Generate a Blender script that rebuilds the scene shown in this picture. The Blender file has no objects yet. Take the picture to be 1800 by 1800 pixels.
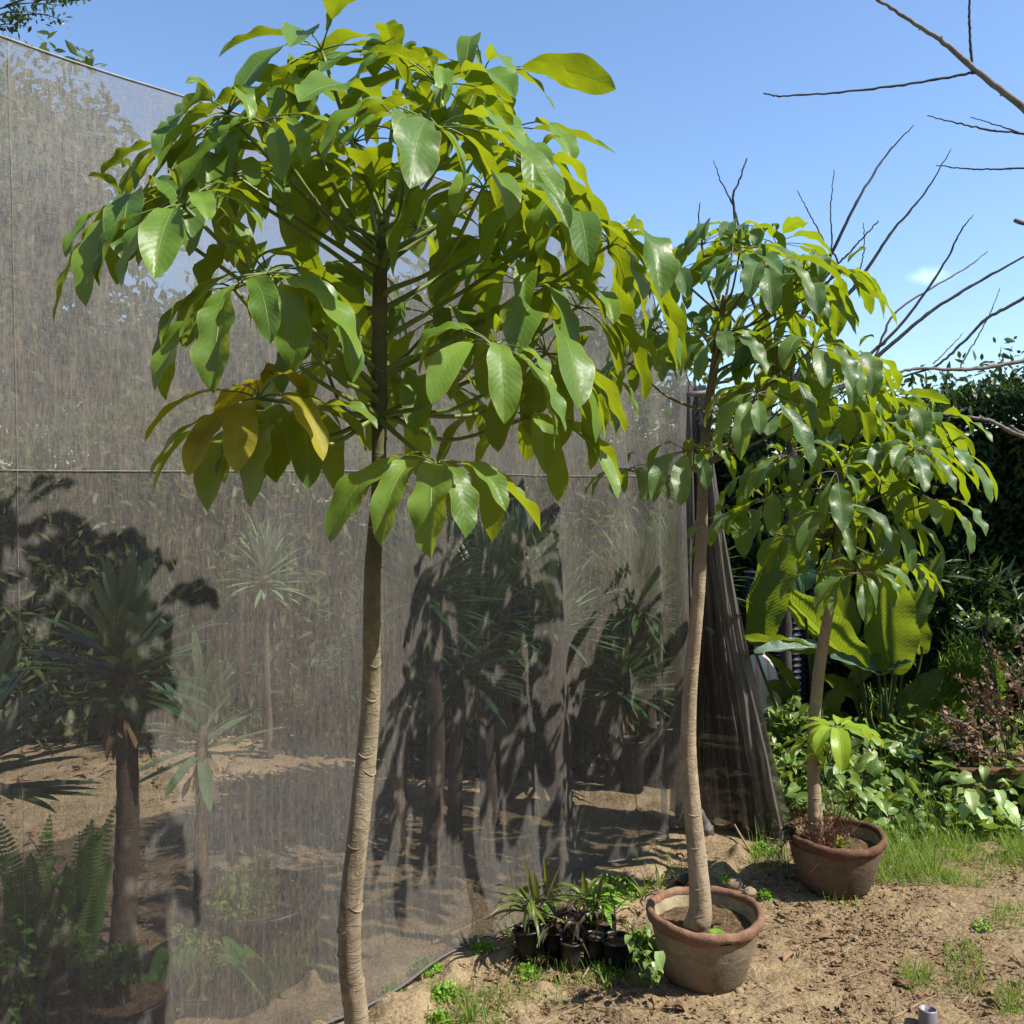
import bpy, math, random
import numpy as np
R = math.radians
scene = bpy.context.scene
C = scene.collection
rng = np.random.default_rng(11)
random.seed(11)

# ------------------------------------------------------------------ camera
H = 1.5            # eye height
F = 1664.0         # focal length in photo pixels (photo 1800 wide)
HZ = 850.0         # horizon row in the photo
cam_d = bpy.data.cameras.new('camera')
cam = bpy.data.objects.new('camera', cam_d)
C.objects.link(cam)
cam.location = (0, 0, H)
cam.rotation_euler = (R(90), 0, 0)
cam_d.sensor_width = 36
cam_d.lens = 36 * F / 1800
cam_d.shift_y = -(900 - HZ) / 1800
cam_d.clip_start = 0.05
cam_d.clip_end = 2000
scene.camera = cam

# ------------------------------------------------------------------ sky and sun
SUN_EL, SUN_H = 50.0, np.array([0.955, -0.30])      # direction towards the sun (x right, y away from camera)
SUN_H = SUN_H / np.linalg.norm(SUN_H)
world = bpy.data.worlds.new('World')
scene.world = world
world.use_nodes = True
nt = world.node_tree
nt.nodes.clear()
wo = nt.nodes.new('ShaderNodeOutputWorld')
bg = nt.nodes.new('ShaderNodeBackground')
sky = nt.nodes.new('ShaderNodeTexSky')
sky.sky_type = 'NISHITA'
sky.sun_disc = False
sky.sun_elevation = R(SUN_EL)
sky.sun_rotation = math.atan2(SUN_H[0], SUN_H[1])
sky.altitude = 0
sky.air_density = 1.05
sky.dust_density = 0.6
sky.ozone_density = 1.6
bg.inputs['Strength'].default_value = 0.125
# one thin wisp of cloud
tc = nt.nodes.new('ShaderNodeTexCoord')
mp = nt.nodes.new('ShaderNodeMapping')
dcl = np.array([(1637 - 900) / F, 1.0, -(484 - HZ) / F]); dcl /= np.linalg.norm(dcl)
mp.inputs['Location'].default_value = (-dcl[0] * 30, -dcl[1] * 30, -dcl[2] * 75)
mp.inputs['Scale'].default_value = (30, 30, 75)
ln = nt.nodes.new('ShaderNodeVectorMath'); ln.operation = 'LENGTH'
nz = nt.nodes.new('ShaderNodeTexNoise'); nz.inputs['Scale'].default_value = 60; nz.inputs['Detail'].default_value = 6
mr = nt.nodes.new('ShaderNodeMapRange'); mr.inputs['From Min'].default_value = 0.75; mr.inputs['From Max'].default_value = 0.1
mul = nt.nodes.new('ShaderNodeMath'); mul.operation = 'MULTIPLY'; mul.use_clamp = True
mr2 = nt.nodes.new('ShaderNodeMapRange'); mr2.inputs['From Min'].default_value = 0.35; mr2.inputs['From Max'].default_value = 0.75
mx = nt.nodes.new('ShaderNodeMixRGB'); mx.inputs['Color2'].default_value = (6.3, 7.2, 8.2, 1)
nt.links.new(tc.outputs['Generated'], mp.inputs['Vector'])
nt.links.new(mp.outputs['Vector'], ln.inputs[0])
nt.links.new(tc.outputs['Generated'], nz.inputs['Vector'])
nt.links.new(ln.outputs['Value'], mr.inputs['Value'])
nt.links.new(nz.outputs['Fac'], mr2.inputs['Value'])
nt.links.new(mr.outputs['Result'], mul.inputs[0]); nt.links.new(mr2.outputs['Result'], mul.inputs[1])
nt.links.new(mul.outputs['Value'], mx.inputs['Fac'])
nt.links.new(sky.outputs['Color'], mx.inputs['Color1'])
tint = nt.nodes.new('ShaderNodeMixRGB'); tint.blend_type = 'MULTIPLY'; tint.inputs['Fac'].default_value = 1
tint.inputs['Color2'].default_value = (0.88, 0.99, 1.12, 1)
nt.links.new(mx.outputs['Color'], tint.inputs['Color1'])
nt.links.new(tint.outputs['Color'], bg.inputs['Color'])
nt.links.new(bg.outputs['Background'], wo.inputs['Surface'])

sun_d = bpy.data.lights.new('sun', 'SUN')
sun_d.energy = 5.0
sun_d.angle = R(0.5)
sun_d.color = (1.0, 0.95, 0.86)
sun = bpy.data.objects.new('sun', sun_d)
C.objects.link(sun)
el = R(SUN_EL)
from mathutils import Vector
to_sun = Vector((SUN_H[0] * math.cos(el), SUN_H[1] * math.cos(el), math.sin(el)))
sun.rotation_euler = to_sun.to_track_quat('Z', 'Y').to_euler()
sun.location = (3, -2, 8)

scene.view_settings.view_transform = 'Standard'
scene.view_settings.look = 'None'
scene.view_settings.exposure = 0.70
scene.view_settings.gamma = 1.0
scene.render.engine = 'CYCLES'
scene.cycles.max_bounces = 8
scene.cycles.transparent_max_bounces = 12
scene.cycles.sample_clamp_indirect = 6

# ------------------------------------------------------------------ numeric helpers
def at(px, py, Y):
    """point at distance Y (metres in front of the camera) on the ray of a photo pixel"""
    return np.array([(px - 900) / F * Y, Y, H - (py - HZ) / F * Y])

def gat(px, py):
    """ground point under a photo pixel"""
    Y = H * F / (py - HZ)
    p = at(px, py, Y)
    p[2] = gz(p[0], p[1])
    return p

_perm = np.random.default_rng(5).random((256, 256))
def vnoise(x, y):
    x = np.asarray(x, float); y = np.asarray(y, float)
    xi = np.floor(x).astype(int); yi = np.floor(y).astype(int)
    fx = x - xi; fy = y - yi
    fx = fx * fx * (3 - 2 * fx); fy = fy * fy * (3 - 2 * fy)
    g = lambda a, b: _perm[a & 255, b & 255]
    return (g(xi, yi) * (1 - fx) * (1 - fy) + g(xi + 1, yi) * fx * (1 - fy)
            + g(xi, yi + 1) * (1 - fx) * fy + g(xi + 1, yi + 1) * fx * fy) * 2 - 1

def fbm(x, y, o=4):
    s = 0; a = 1.0
    for k in range(o):
        s = s + a * vnoise(x * 2 ** k + 17.3 * k, y * 2 ** k + 9.1 * k)
        a *= 0.5
    return s

def gz(x, y):
    x = np.asarray(x, float); y = np.asarray(y, float)
    return 0.010 * fbm(x * 2.2 + 3, y * 2.2 + 8, 2)

def nrm(v):
    v = np.asarray(v, float)
    return v / np.maximum(np.linalg.norm(v, axis=-1, keepdims=True), 1e-9)

# ------------------------------------------------------------------ mesh building
class MB:
    def __init__(s):
        s.v = []; s.f = []; s.uv = []; s.r = []; s.n = 0
    def grid(s, V, UV, rnd, close=False):
        """V: (N, nv, nu, 3) sheets of quads"""
        N, nv, nu, _ = V.shape
        idx = np.arange(N * nv * nu).reshape(N, nv, nu) + s.n
        if close:
            nx = np.roll(idx, -1, axis=2)
            f = np.stack([idx[:, :-1], nx[:, :-1], nx[:, 1:], idx[:, 1:]], -1)
        else:
            f = np.stack([idx[:, :-1, :-1], idx[:, :-1, 1:], idx[:, 1:, 1:], idx[:, 1:, :-1]], -1)
        s.v.append(V.reshape(-1, 3)); s.f.append(f.reshape(-1, 4))
        s.uv.append(UV.reshape(-1, 2))
        s.r.append(np.broadcast_to(np.asarray(rnd, float).reshape(-1, 1), (N, nv * nu)).reshape(-1))
        s.n += N * nv * nu
    def quads(s, V, F_, rnd=0.5):
        V = np.asarray(V, float); F_ = np.asarray(F_, int)
        s.v.append(V); s.f.append(F_ + s.n)
        s.uv.append(np.zeros((len(V), 2)) + 0.5); s.r.append(np.full(len(V), float(rnd)) if np.isscalar(rnd) else np.asarray(rnd, float))
        s.n += len(V)
    def box(s, c, d, rnd=0.5):
        c = np.array(c, float); d = np.array(d, float) / 2
        V = [c + d * np.array(k) for k in [(-1,-1,-1),(1,-1,-1),(1,1,-1),(-1,1,-1),(-1,-1,1),(1,-1,1),(1,1,1),(-1,1,1)]]
        s.quads(V, [(0,3,2,1),(4,5,6,7),(0,1,5,4),(1,2,6,5),(2,3,7,6),(3,0,4,7)], rnd)
    def build(s, name, mat, parent=None, smooth=True, loc=None):
        V = np.concatenate(s.v); Fc = np.concatenate(s.f); UV = np.concatenate(s.uv); Rn = np.concatenate(s.r)
        org = np.zeros(3)
        if parent is not None: org = WLOC[parent.name]
        elif loc is not None: org = np.array(loc, float)
        V = V - org
        me = bpy.data.meshes.new(name)
        me.vertices.add(len(V)); me.vertices.foreach_set('co', V.astype(np.float32).ravel())
        me.loops.add(Fc.size); me.loops.foreach_set('vertex_index', Fc.astype(np.int32).ravel())
        me.polygons.add(len(Fc))
        me.polygons.foreach_set('loop_start', (np.arange(len(Fc)) * 4).astype(np.int32))
        me.polygons.foreach_set('loop_total', np.full(len(Fc), 4, np.int32))
        me.polygons.foreach_set('use_smooth', np.full(len(Fc), smooth, bool))
        u = me.uv_layers.new(name='UVMap')
        u.data.foreach_set('uv', UV[Fc.ravel()].astype(np.float32).ravel())
        a = me.attributes.new('rnd', 'FLOAT', 'POINT')
        a.data.foreach_set('value', Rn.astype(np.float32))
        me.update(calc_edges=True)
        me.validate()
        me.materials.append(mat)
        o = bpy.data.objects.new(name, me)
        C.objects.link(o)
        if parent is not None:
            o.parent = parent
        else:
            o.location = org
        WLOC[o.name] = org
        return o

WLOC = {}
def tag(o, label, cat=None, group=None, kind=None):
    if label: o['label'] = label
    if cat: o['category'] = cat
    if group: o['group'] = group
    if kind: o['kind'] = kind
    return o
def thing(name, label, cat, loc, group=None):
    o = bpy.data.objects.new(name, None)
    o.empty_display_size = 0.1
    C.objects.link(o); o.location = loc
    WLOC[o.name] = np.array(loc, float)
    return tag(o, label, cat, group)

def prof(kind, s):
    if kind == 'umbrella_leaf':
        return np.clip(np.sin(np.pi * np.clip(s, 0, 1) ** 1.12) ** 0.60 - 0.10 * np.clip((s - 0.9) * 10, 0, 1), 0.02, 1)
    if kind == 'sword':
        return np.clip((0.55 + 0.9 * s) * (1 - s ** 2.2) ** 0.8, 0.015, 1)
    if kind == 'grass':
        return np.clip(1 - s ** 1.5, 0.03, 1)
    if kind == 'paddle':
        return np.clip(np.sin(np.pi * np.clip(s * 0.97 + 0.015, 0, 1) ** 0.75) ** 0.5, 0.03, 1)
    if kind == 'lance':
        return np.clip(np.sin(np.pi * s ** 0.8) ** 0.9, 0.03, 1)
    if kind == 'heart':
        return np.clip(np.where(s < 0.25, 0.72 + 1.1 * s, (1 - ((s - 0.25) / 0.75) ** 1.4)), 0.02, 1)
    if kind == 'strap':
        return np.clip(np.minimum(1, s * 12 + 0.3) * (1 - s ** 6), 0.03, 1)

def ribbons(mb, P, D, L, W, droop=0.3, fold=0.15, wave=0.0, freq=2.5, twist=0.0, kind='lance', nu=3, nv=6,
            UP=None, rnd=None, power=1.2, ripple=0.0, nrip=0, rag=0.0):
    P = np.atleast_2d(P).astype(float); N = max(len(P), len(np.atleast_2d(D)))
    P = np.broadcast_to(P, (N, 3))
    D = nrm(np.broadcast_to(np.atleast_2d(D), (N, 3)))
    b = lambda a: np.broadcast_to(np.asarray(a, float), (N,))
    L, W, droop, fold, wave, twist = map(b, (L, W, droop, fold, wave, twist))
    if rnd is None: rnd = rng.random(N)
    if UP is None: UP = np.array([[0, 0, 1.0]])
    UP = np.broadcast_to(np.atleast_2d(UP), (N, 3)) + rng.normal(0, 0.02, (N, 3))
    s = np.linspace(0, 1, nv)
    a = droop[:, None] * s[None, :] ** power
    G = np.array([0, 0, -1.0])
    dk = nrm(D[:, None, :] * (1 - np.abs(a))[..., None] + G * a[..., None])          # N,nv,3
    step = (L / (nv - 1))[:, None, None]
    pos = P[:, None, :] + np.concatenate([np.zeros((N, 1, 3)), np.cumsum((dk[:, :-1] + dk[:, 1:]) / 2, axis=1)], 1) * step
    side0 = nrm(np.cross(D, UP))[:, None, :]
    side = nrm(side0 - dk * np.sum(side0 * dk, -1, keepdims=True))
    no = np.cross(side, dk)
    tw = (twist[:, None] * s)[..., None]
    side2 = side * np.cos(tw) + no * np.sin(tw)
    no2 = np.cross(side2, dk)
    w = W[:, None] * prof(kind, s)[None, :]
    u = np.linspace(-1, 1, nu)
    off = u[None, None, :] * w[..., None] / 2
    if rag > 0:
        sgn = np.where(u > 0, 1.0, 0.0)[None, None, :]
        k1, k2 = rng.uniform(5, 9, (N, 1, 1)), rng.uniform(10, 19, (N, 1, 1))
        a1, a2 = rng.random((N, 1, 1)) * 6.28, rng.random((N, 1, 1)) * 6.28
        sS = s[None, :, None]
        off = off * (1 + rag * (np.sin(k1 * sS + a1 + sgn * 2.3) + 0.5 * np.sin(k2 * sS + a2 + sgn * 4.1)) * np.abs(u)[None, None, :])
    ph = rng.random((N, 1, 1)) * 6.28
    ph2 = rng.random((N, 1, 1)) * 6.28
    S3 = s[None, :, None]
    wv = wave[:, None, None] * W[:, None, None] * np.abs(u)[None, None, :] ** 2 * \
        np.where(u[None, None, :] > 0, np.sin(freq * 6.28 * S3 + ph), np.sin(freq * 1.17 * 6.28 * S3 + ph2)) * np.sin(np.pi * np.clip(S3, 0.02, 1)) ** 0.5
    lift = np.abs(off) * np.sin(fold)[:, None, None] + wv
    if ripple > 0:
        lift = lift + ripple * np.cos(2 * np.pi * nrip * (S3 - 0.25 * np.abs(u)[None, None, :] / max(nrip, 1) * 2)) * np.minimum(1, np.abs(u))[None, None, :]
    V = pos[:, :, None, :] + side2[:, :, None, :] * (off * np.cos(fold)[:, None, None])[..., None] + no2[:, :, None, :] * lift[..., None]
    UV = np.empty((N, nv, nu, 2)); UV[..., 0] = (u * 0.5 + 0.5)[None, None, :]; UV[..., 1] = S3
    mb.grid(V, UV, rnd)
    return pos

def spline(pts, n):
    """Catmull-Rom through rows of any width"""
    pts = np.asarray(pts, float)
    P = np.vstack([2 * pts[0] - pts[1], pts, 2 * pts[-1] - pts[-2]])
    m = len(pts) - 1
    out = []
    for t in np.linspace(0, m - 1e-6, n):
        i = int(t); f = t - i
        a, b_, c, d = P[i], P[i + 1], P[i + 2], P[i + 3]
        out.append(0.5 * ((2 * b_) + (-a + c) * f + (2 * a - 5 * b_ + 4 * c - d) * f * f + (-a + 3 * b_ - 3 * c + d) * f ** 3))
    return np.array(out)

def tube(mb, pts, rad, sides=8, n=None, rough=0.0, rnd=0.5, cap=True, squash=None):
    pts = np.asarray(pts, float)
    rad = np.broadcast_to(np.asarray(rad, float), (len(pts),))
    if n:
        q = spline(np.hstack([pts, rad[:, None]]), n); pts, rad = q[:, :3], np.maximum(q[:, 3], 0.0004)
    if cap:
        pts = np.vstack([pts[0], pts, pts[-1]]); rad = np.concatenate([[rad[0] * 0.02], rad, [rad[-1] * 0.02]])
    t = np.gradient(pts, axis=0); t[0] = t[1] if cap else t[0]; t[-1] = t[-2] if cap else t[-1]
    t = nrm(t)
    a = np.array([0.0, 0, 1]) if abs(t[len(t)//2][2]) < 0.9 else np.array([1.0, 0, 0])
    x = nrm(np.cross(t, a)); y = np.cross(t, x)
    th = np.linspace(0, 2 * np.pi, sides, endpoint=False)
    rr = rad[:, None] * np.ones(sides)
    if rough:
        rr = rr * (1 + rough * rng.normal(0, 1, rr.shape))
    V = pts[:, None, :] + rr[..., None] * (np.cos(th)[None, :, None] * x[:, None, :] - np.sin(th)[None, :, None] * y[:, None, :])
    ln_ = np.concatenate([[0], np.cumsum(np.linalg.norm(np.diff(pts, axis=0), axis=1))])
    UV = np.empty((1, len(pts), sides, 2)); UV[..., 0] = (th / 6.2832)[None, None, :]; UV[..., 1] = ln_[None, :, None]
    mb.grid(V[None], UV, [rnd], close=True)

def lathe(mb, profile, c, seg=48, wob=0.0, rnd=0.5):
    p = np.asarray(profile, float)
    th = np.linspace(0, 2 * np.pi, seg, endpoint=False)
    w = 1 + wob * np.sin(2 * th + 1) + wob * 0.6 * np.sin(3 * th)
    V = np.empty((1, len(p), seg, 3))
    V[0, ..., 0] = c[0] + p[:, 0:1] * np.cos(th) * w
    V[0, ..., 1] = c[1] + p[:, 0:1] * np.sin(th) * w
    V[0, ..., 2] = c[2] + p[:, 1:2] + 0 * th
    UV = np.empty((1, len(p), seg, 2)); UV[..., 0] = th / 6.2832; UV[..., 1] = p[:, 1:2]
    mb.grid(V, UV, [rnd], close=True)

def disc(mb, c, r, rings=8, seg=32, bump=0.006, dome=0.0):
    rr = np.linspace(0.001, r, rings)
    th = np.linspace(0, 2 * np.pi, seg, endpoint=False)
    X = c[0] + rr[:, None] * np.cos(th); Y = c[1] + rr[:, None] * np.sin(th)
    Z = c[2] + bump * fbm(X * 30, Y * 30, 3) + dome * (1 - (rr[:, None] / r) ** 2)
    V = np.stack([X, Y, Z + 0 * X], -1)[None]
    V = V[:, :, ::-1] if False else V
    mb.grid(V, np.stack([X, Y], -1)[None], [0.5], close=True)

# ------------------------------------------------------------------ material helpers
class NT:
    def __init__(s, name):
        s.m = bpy.data.materials.new(name); s.m.use_nodes = True
        s.t = s.m.node_tree; s.t.nodes.clear()
        s.out = s.N('ShaderNodeOutputMaterial')
    def N(s, t, **kw):
        n = s.t.nodes.new(t)
        for k, v in kw.items():
            if k in n.inputs.keys(): n.inputs[k].default_value = v
            else: setattr(n, k, v)
        return n
    def L(s, a, b): s.t.links.new(a, b)
    def coord(s, kind='Object', scale=(1, 1, 1)):
        t = s.N('ShaderNodeTexCoord'); m = s.N('ShaderNodeMapping'); m.inputs['Scale'].default_value = scale
        s.L(t.outputs[kind], m.inputs['Vector']); return m.outputs['Vector']
    def noise(s, scale, detail=4, rough=0.55, vec=None, dist=0.0):
        n = s.N('ShaderNodeTexNoise'); n.inputs['Scale'].default_value = scale; n.inputs['Detail'].default_value = detail
        n.inputs['Roughness'].default_value = rough; n.inputs['Distortion'].default_value = dist
        if vec is not None: s.L(vec, n.inputs['Vector'])
        return n.outputs['Fac']
    def ramp(s, fac, stops):
        r = s.N('ShaderNodeValToRGB'); e = r.color_ramp.elements
        while len(e) < len(stops): e.new(0.5)
        for k, (p, c) in enumerate(stops):
            e[k].position = p; e[k].color = (*c, 1) if len(c) == 3 else c
        s.L(fac, r.inputs['Fac']); return r.outputs['Color']
    def mix(s, fac, a, b, mode='MIX'):
        m = s.N('ShaderNodeMixRGB'); m.blend_type = mode
        for i, x in (('Fac', fac), ('Color1', a), ('Color2', b)):
            if isinstance(x, (int, float)): m.inputs[i].default_value = x
            elif isinstance(x, tuple): m.inputs[i].default_value = (*x, 1)
            else: s.L(x, m.inputs[i])
        return m.outputs['Color']
    def math(s, op, a, b=0.0, clamp=False):
        m = s.N('ShaderNodeMath'); m.operation = op; m.use_clamp = clamp
        for i, x in ((0, a), (1, b)):
            if isinstance(x, (int, float)): m.inputs[i].default_value = x
            else: s.L(x, m.inputs[i])
        return m.outputs['Value']
    def rng_(s, v, a, b, c=0.0, d=1.0, smooth=False):
        m = s.N('ShaderNodeMapRange'); m.inputs['From Min'].default_value = a; m.inputs['From Max'].default_value = b
        m.inputs['To Min'].default_value = c; m.inputs['To Max'].default_value = d
        if smooth: m.interpolation_type = 'SMOOTHSTEP'
        s.L(v, m.inputs['Value']); return m.outputs['Result']
    def bump(s, h, strength=0.5, dist=0.01):
        b = s.N('ShaderNodeBump'); b.inputs['Strength'].default_value = strength; b.inputs['Distance'].default_value = dist
        s.L(h, b.inputs['Height']); return b.outputs['Normal']
    def pbr(s, col, rough=0.8, spec=0.3, normal=None):
        p = s.N('ShaderNodeBsdfPrincipled')
        for i, x in (('Base Color', col), ('Roughness', rough), ('Specular IOR Level', spec)):
            if isinstance(x, (int, float)): p.inputs[i].default_value = x
            elif isinstance(x, tuple): p.inputs[i].default_value = (*x, 1)
            else: s.L(x, p.inputs[i])
        if normal is not None: s.L(normal, p.inputs['Normal'])
        return p.outputs['BSDF']
    def end(s, sh):
        s.L(sh, s.out.inputs['Surface']); return s.m

def leaf_mat(name, top, top2, under, trans, tfac=0.35, rough=0.38, spec=0.45, rib=(0.30, 0.38, 0.10), ribw=0.026, vein=0.2,
             nveins=13, blotch=None, edge=None, bumpd=0.004, vb=0.03, spots=False):
    m = NT(name)
    uv = m.N('ShaderNodeTexCoord').outputs['UV']
    sep = m.N('ShaderNodeSeparateXYZ'); m.L(uv, sep.inputs['Vector'])
    U, V = sep.outputs['X'], sep.outputs['Y']
    ab = m.math('ABSOLUTE', m.math('SUBTRACT', U, 0.5))
    at_ = m.N('ShaderNodeAttribute'); at_.attribute_name = 'rnd'
    rn = at_.outputs['Fac']
    nzv = m.noise(18, 3, vec=m.coord('Object'))
    colt = m.mix(rn, top, top2)
    colt = m.mix(m.rng_(nzv, 0.35, 0.7), colt, m.mix(1.0, colt, (0.72, 0.8, 0.72), 'MULTIPLY'))
    if spots:
        sp1 = m.noise(55, 5, 0.7, m.coord('Object')); sp2 = m.noise(4, 3, 0.6, m.coord('Object'))
        colt = m.mix(m.rng_(sp1, 0.66, 0.72, 0, 0.8), colt, (0.12, 0.085, 0.03))
        colt = m.mix(m.rng_(sp2, 0.5, 0.75, 0, 0.5), colt, (0.16, 0.20, 0.06))
    if blotch:
        b2 = m.rng_(m.noise(9, 4, vec=m.coord('Object')), 0.55, 0.68)
        colt = m.mix(m.math('MULTIPLY', b2, 0.8), colt, blotch)
    # side veins slant towards the tip
    ph = m.math('MULTIPLY', m.math('SUBTRACT', V, m.math('MULTIPLY', ab, 0.35)), nveins * 6.2832)
    ph = m.math('ADD', ph, m.math('MULTIPLY', m.noise(7, 3, 0.6, m.coord('Object')), 5.0))
    sv = m.math('POWER', m.math('ABSOLUTE', m.math('COSINE', m.math('MULTIPLY', ph, 0.5))), 40.0)
    veinf = m.math('MULTIPLY', sv, vein)
    colt = m.mix(veinf, colt, rib)
    ribf = m.rng_(ab, ribw, ribw * 0.55)
    colt = m.mix(m.math('MULTIPLY', ribf, 0.85), colt, rib)
    if edge:
        colt = m.mix(m.rng_(ab, 0.455, 0.49, 0, 0.8), colt, edge)
    geo = m.N('ShaderNodeNewGeometry')
    colu = m.mix(m.math('MULTIPLY', ribf, 0.5), m.mix(veinf, under, rib), rib)
    col = m.mix(geo.outputs['Backfacing'], colt, colu)
    h = m.math('ADD', m.math('MULTIPLY', m.math('COSINE', ph), vb), m.math('ADD', m.math('MULTIPLY', ribf, -0.8), m.math('MULTIPLY', nzv, 1.6)))
    nb = m.bump(h, 0.55, bumpd)
    rg = m.math('ADD', m.math('MULTIPLY', geo.outputs['Backfacing'], 0.3), m.rng_(nzv, 0.2, 0.8, rough - 0.08, rough + 0.12))
    p = m.pbr(col, rg, spec, nb)
    tr = m.N('ShaderNodeBsdfTranslucent'); m.L(nb, tr.inputs['Normal'])
    m.L(m.mix(m.math('MULTIPLY', m.math('ADD', veinf, ribf), 0.45), m.mix(rn, trans, tuple(c * 0.72 for c in trans)), tuple(c * 0.55 for c in trans)), tr.inputs['Color'])
    ms = m.N('ShaderNodeMixShader'); ms.inputs['Fac'].default_value = tfac
    m.L(p, ms.inputs[1]); m.L(tr.outputs['BSDF'], ms.inputs[2])
    return m.end(ms.outputs['Shader'])

M = {}
M['leaf_a'] = leaf_mat('umbrella_leaf_bright', (0.175, 0.300, 0.035), (0.075, 0.175, 0.022), (0.15, 0.22, 0.03), (0.42, 0.49, 0.010), 0.38, 0.40, 0.40,
                       rib=(0.26, 0.34, 0.08), edge=(0.22, 0.28, 0.05), vein=0.24, ribw=0.02, spots=True)
M['leaf_b'] = leaf_mat('umbrella_leaf_deep', (0.120, 0.220, 0.050), (0.050, 0.120, 0.032), (0.085, 0.13, 0.025), (0.42, 0.53, 0.012), 0.40, 0.42, 0.42,
                       rib=(0.28, 0.36, 0.12), edge=(0.13, 0.2, 0.04), vein=0.2, ribw=0.02, spots=True)
M['leaf_yellow'] = leaf_mat('umbrella_leaf_yellowing', (0.44, 0.38, 0.03), (0.26, 0.28, 0.03), (0.30, 0.24, 0.03), (0.60, 0.50, 0.01), 0.40, 0.5, 0.3,
                            rib=(0.4, 0.36, 0.1), blotch=(0.16, 0.09, 0.02))
M['leaf_young'] = leaf_mat('young_leaf', (0.36, 0.52, 0.04), (0.28, 0.46, 0.04), (0.2, 0.34, 0.04), (0.5, 0.62, 0.02), 0.42, 0.4, 0.4, rib=(0.4, 0.5, 0.12))
M['paddle'] = leaf_mat('paddle_leaf', (0.075, 0.16, 0.03), (0.05, 0.12, 0.025), (0.09, 0.15, 0.03), (0.36, 0.47, 0.02), 0.42, 0.36, 0.5,
                       rib=(0.25, 0.33, 0.08), ribw=0.02, vein=0.22, nveins=30, bumpd=0.005, vb=0.25)
M['paddle_sky'] = leaf_mat('paddle_leaf_sky_tint', (0.05, 0.12, 0.075), (0.04, 0.1, 0.06), (0.07, 0.13, 0.07), (0.2, 0.3, 0.05), 0.25, 0.32, 0.6,
                            rib=(0.2, 0.3, 0.14), ribw=0.02, vein=0.22, nveins=30, bumpd=0.005, vb=0.25)  # paddle leaf with the sky's reflection put into its colour
M['hedge'] = leaf_mat('hedge_leaf', (0.014, 0.040, 0.010), (0.028, 0.066, 0.015), (0.04, 0.08, 0.025), (0.12, 0.2, 0.02), 0.18, 0.38, 0.4, vein=0, bumpd=0.001)
M['backleaf'] = leaf_mat('background_tree_leaf', (0.045, 0.075, 0.025), (0.09, 0.115, 0.035), (0.1, 0.14, 0.05), (0.28, 0.32, 0.05), 0.3, 0.5, 0.3, vein=0, bumpd=0.001)
M['yucca'] = leaf_mat('yucca_leaf', (0.05, 0.12, 0.04), (0.075, 0.15, 0.055), (0.08, 0.14, 0.06), (0.2, 0.3, 0.05), 0.2, 0.42, 0.4, vein=0, rib=(0.09, 0.16, 0.06), bumpd=0.001)
M['yucca_pale'] = leaf_mat('yucca_leaf_pale', (0.16, 0.26, 0.12), (0.2, 0.3, 0.16), (0.2, 0.3, 0.16), (0.3, 0.4, 0.12), 0.25, 0.5, 0.3, vein=0, rib=(0.22, 0.3, 0.16), bumpd=0.001)
M['straw'] = leaf_mat('dead_leaf_skirt', (0.3, 0.22, 0.12), (0.2, 0.13, 0.07), (0.26, 0.2, 0.11), (0.3, 0.2, 0.08), 0.15, 0.8, 0.1, vein=0, rib=(0.3, 0.24, 0.13), bumpd=0.001)
M['fern'] = leaf_mat('fern_leaf', (0.09, 0.22, 0.03), (0.06, 0.16, 0.025), (0.1, 0.2, 0.04), (0.3, 0.45, 0.03), 0.4, 0.5, 0.3, vein=0, bumpd=0.001)
M['bush'] = leaf_mat('bush_leaf', (0.15, 0.24, 0.045), (0.22, 0.29, 0.06), (0.16, 0.24, 0.07), (0.38, 0.45, 0.06), 0.35, 0.5, 0.3, vein=0, bumpd=0.001)
M['cover'] = leaf_mat('ground_cover_leaf', (0.06, 0.14, 0.02), (0.27, 0.36, 0.08), (0.12, 0.2, 0.06), (0.38, 0.5, 0.06), 0.3, 0.4, 0.45, rib=(0.36, 0.46, 0.2), vein=0.4, nveins=7, bumpd=0.003)
M['variegated'] = leaf_mat('variegated_leaf', (0.32, 0.45, 0.14), (0.45, 0.55, 0.22), (0.3, 0.4, 0.15), (0.5, 0.6, 0.12), 0.3, 0.4, 0.45, rib=(0.18, 0.33, 0.08), vein=0.6, nveins=7, blotch=(0.12, 0.25, 0.05), bumpd=0.003)
M['grass'] = leaf_mat('grass_blade', (0.09, 0.20, 0.025), (0.28, 0.36, 0.07), (0.14, 0.26, 0.05), (0.38, 0.52, 0.04), 0.4, 0.45, 0.35, vein=0, rib=(0.2, 0.34, 0.06), bumpd=0.001)
M['weed'] = leaf_mat('weed_leaf', (0.17, 0.36, 0.03), (0.24, 0.44, 0.05), (0.2, 0.36, 0.05), (0.4, 0.6, 0.03), 0.35, 0.45, 0.35, vein=0, bumpd=0.001)
M['purple'] = leaf_mat('purple_leaf', (0.055, 0.025, 0.028), (0.05, 0.06, 0.022), (0.12, 0.04, 0.06), (0.25, 0.05, 0.06), 0.2, 0.35, 0.5, rib=(0.2, 0.09, 0.09), vein=0.2, bumpd=0.002)
M['pinkish'] = leaf_mat('dusty_pink_leaf', (0.26, 0.14, 0.12), (0.34, 0.22, 0.16), (0.28, 0.18, 0.15), (0.4, 0.2, 0.12), 0.2, 0.6, 0.25, vein=0, bumpd=0.001)
M['crotonish'] = leaf_mat('long_striped_leaf', (0.045, 0.08, 0.018), (0.15, 0.19, 0.035), (0.14, 0.12, 0.06), (0.35, 0.4, 0.03), 0.3, 0.33, 0.5, rib=(0.42, 0.42, 0.08), vein=0.2, nveins=9, bumpd=0.002)
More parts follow.
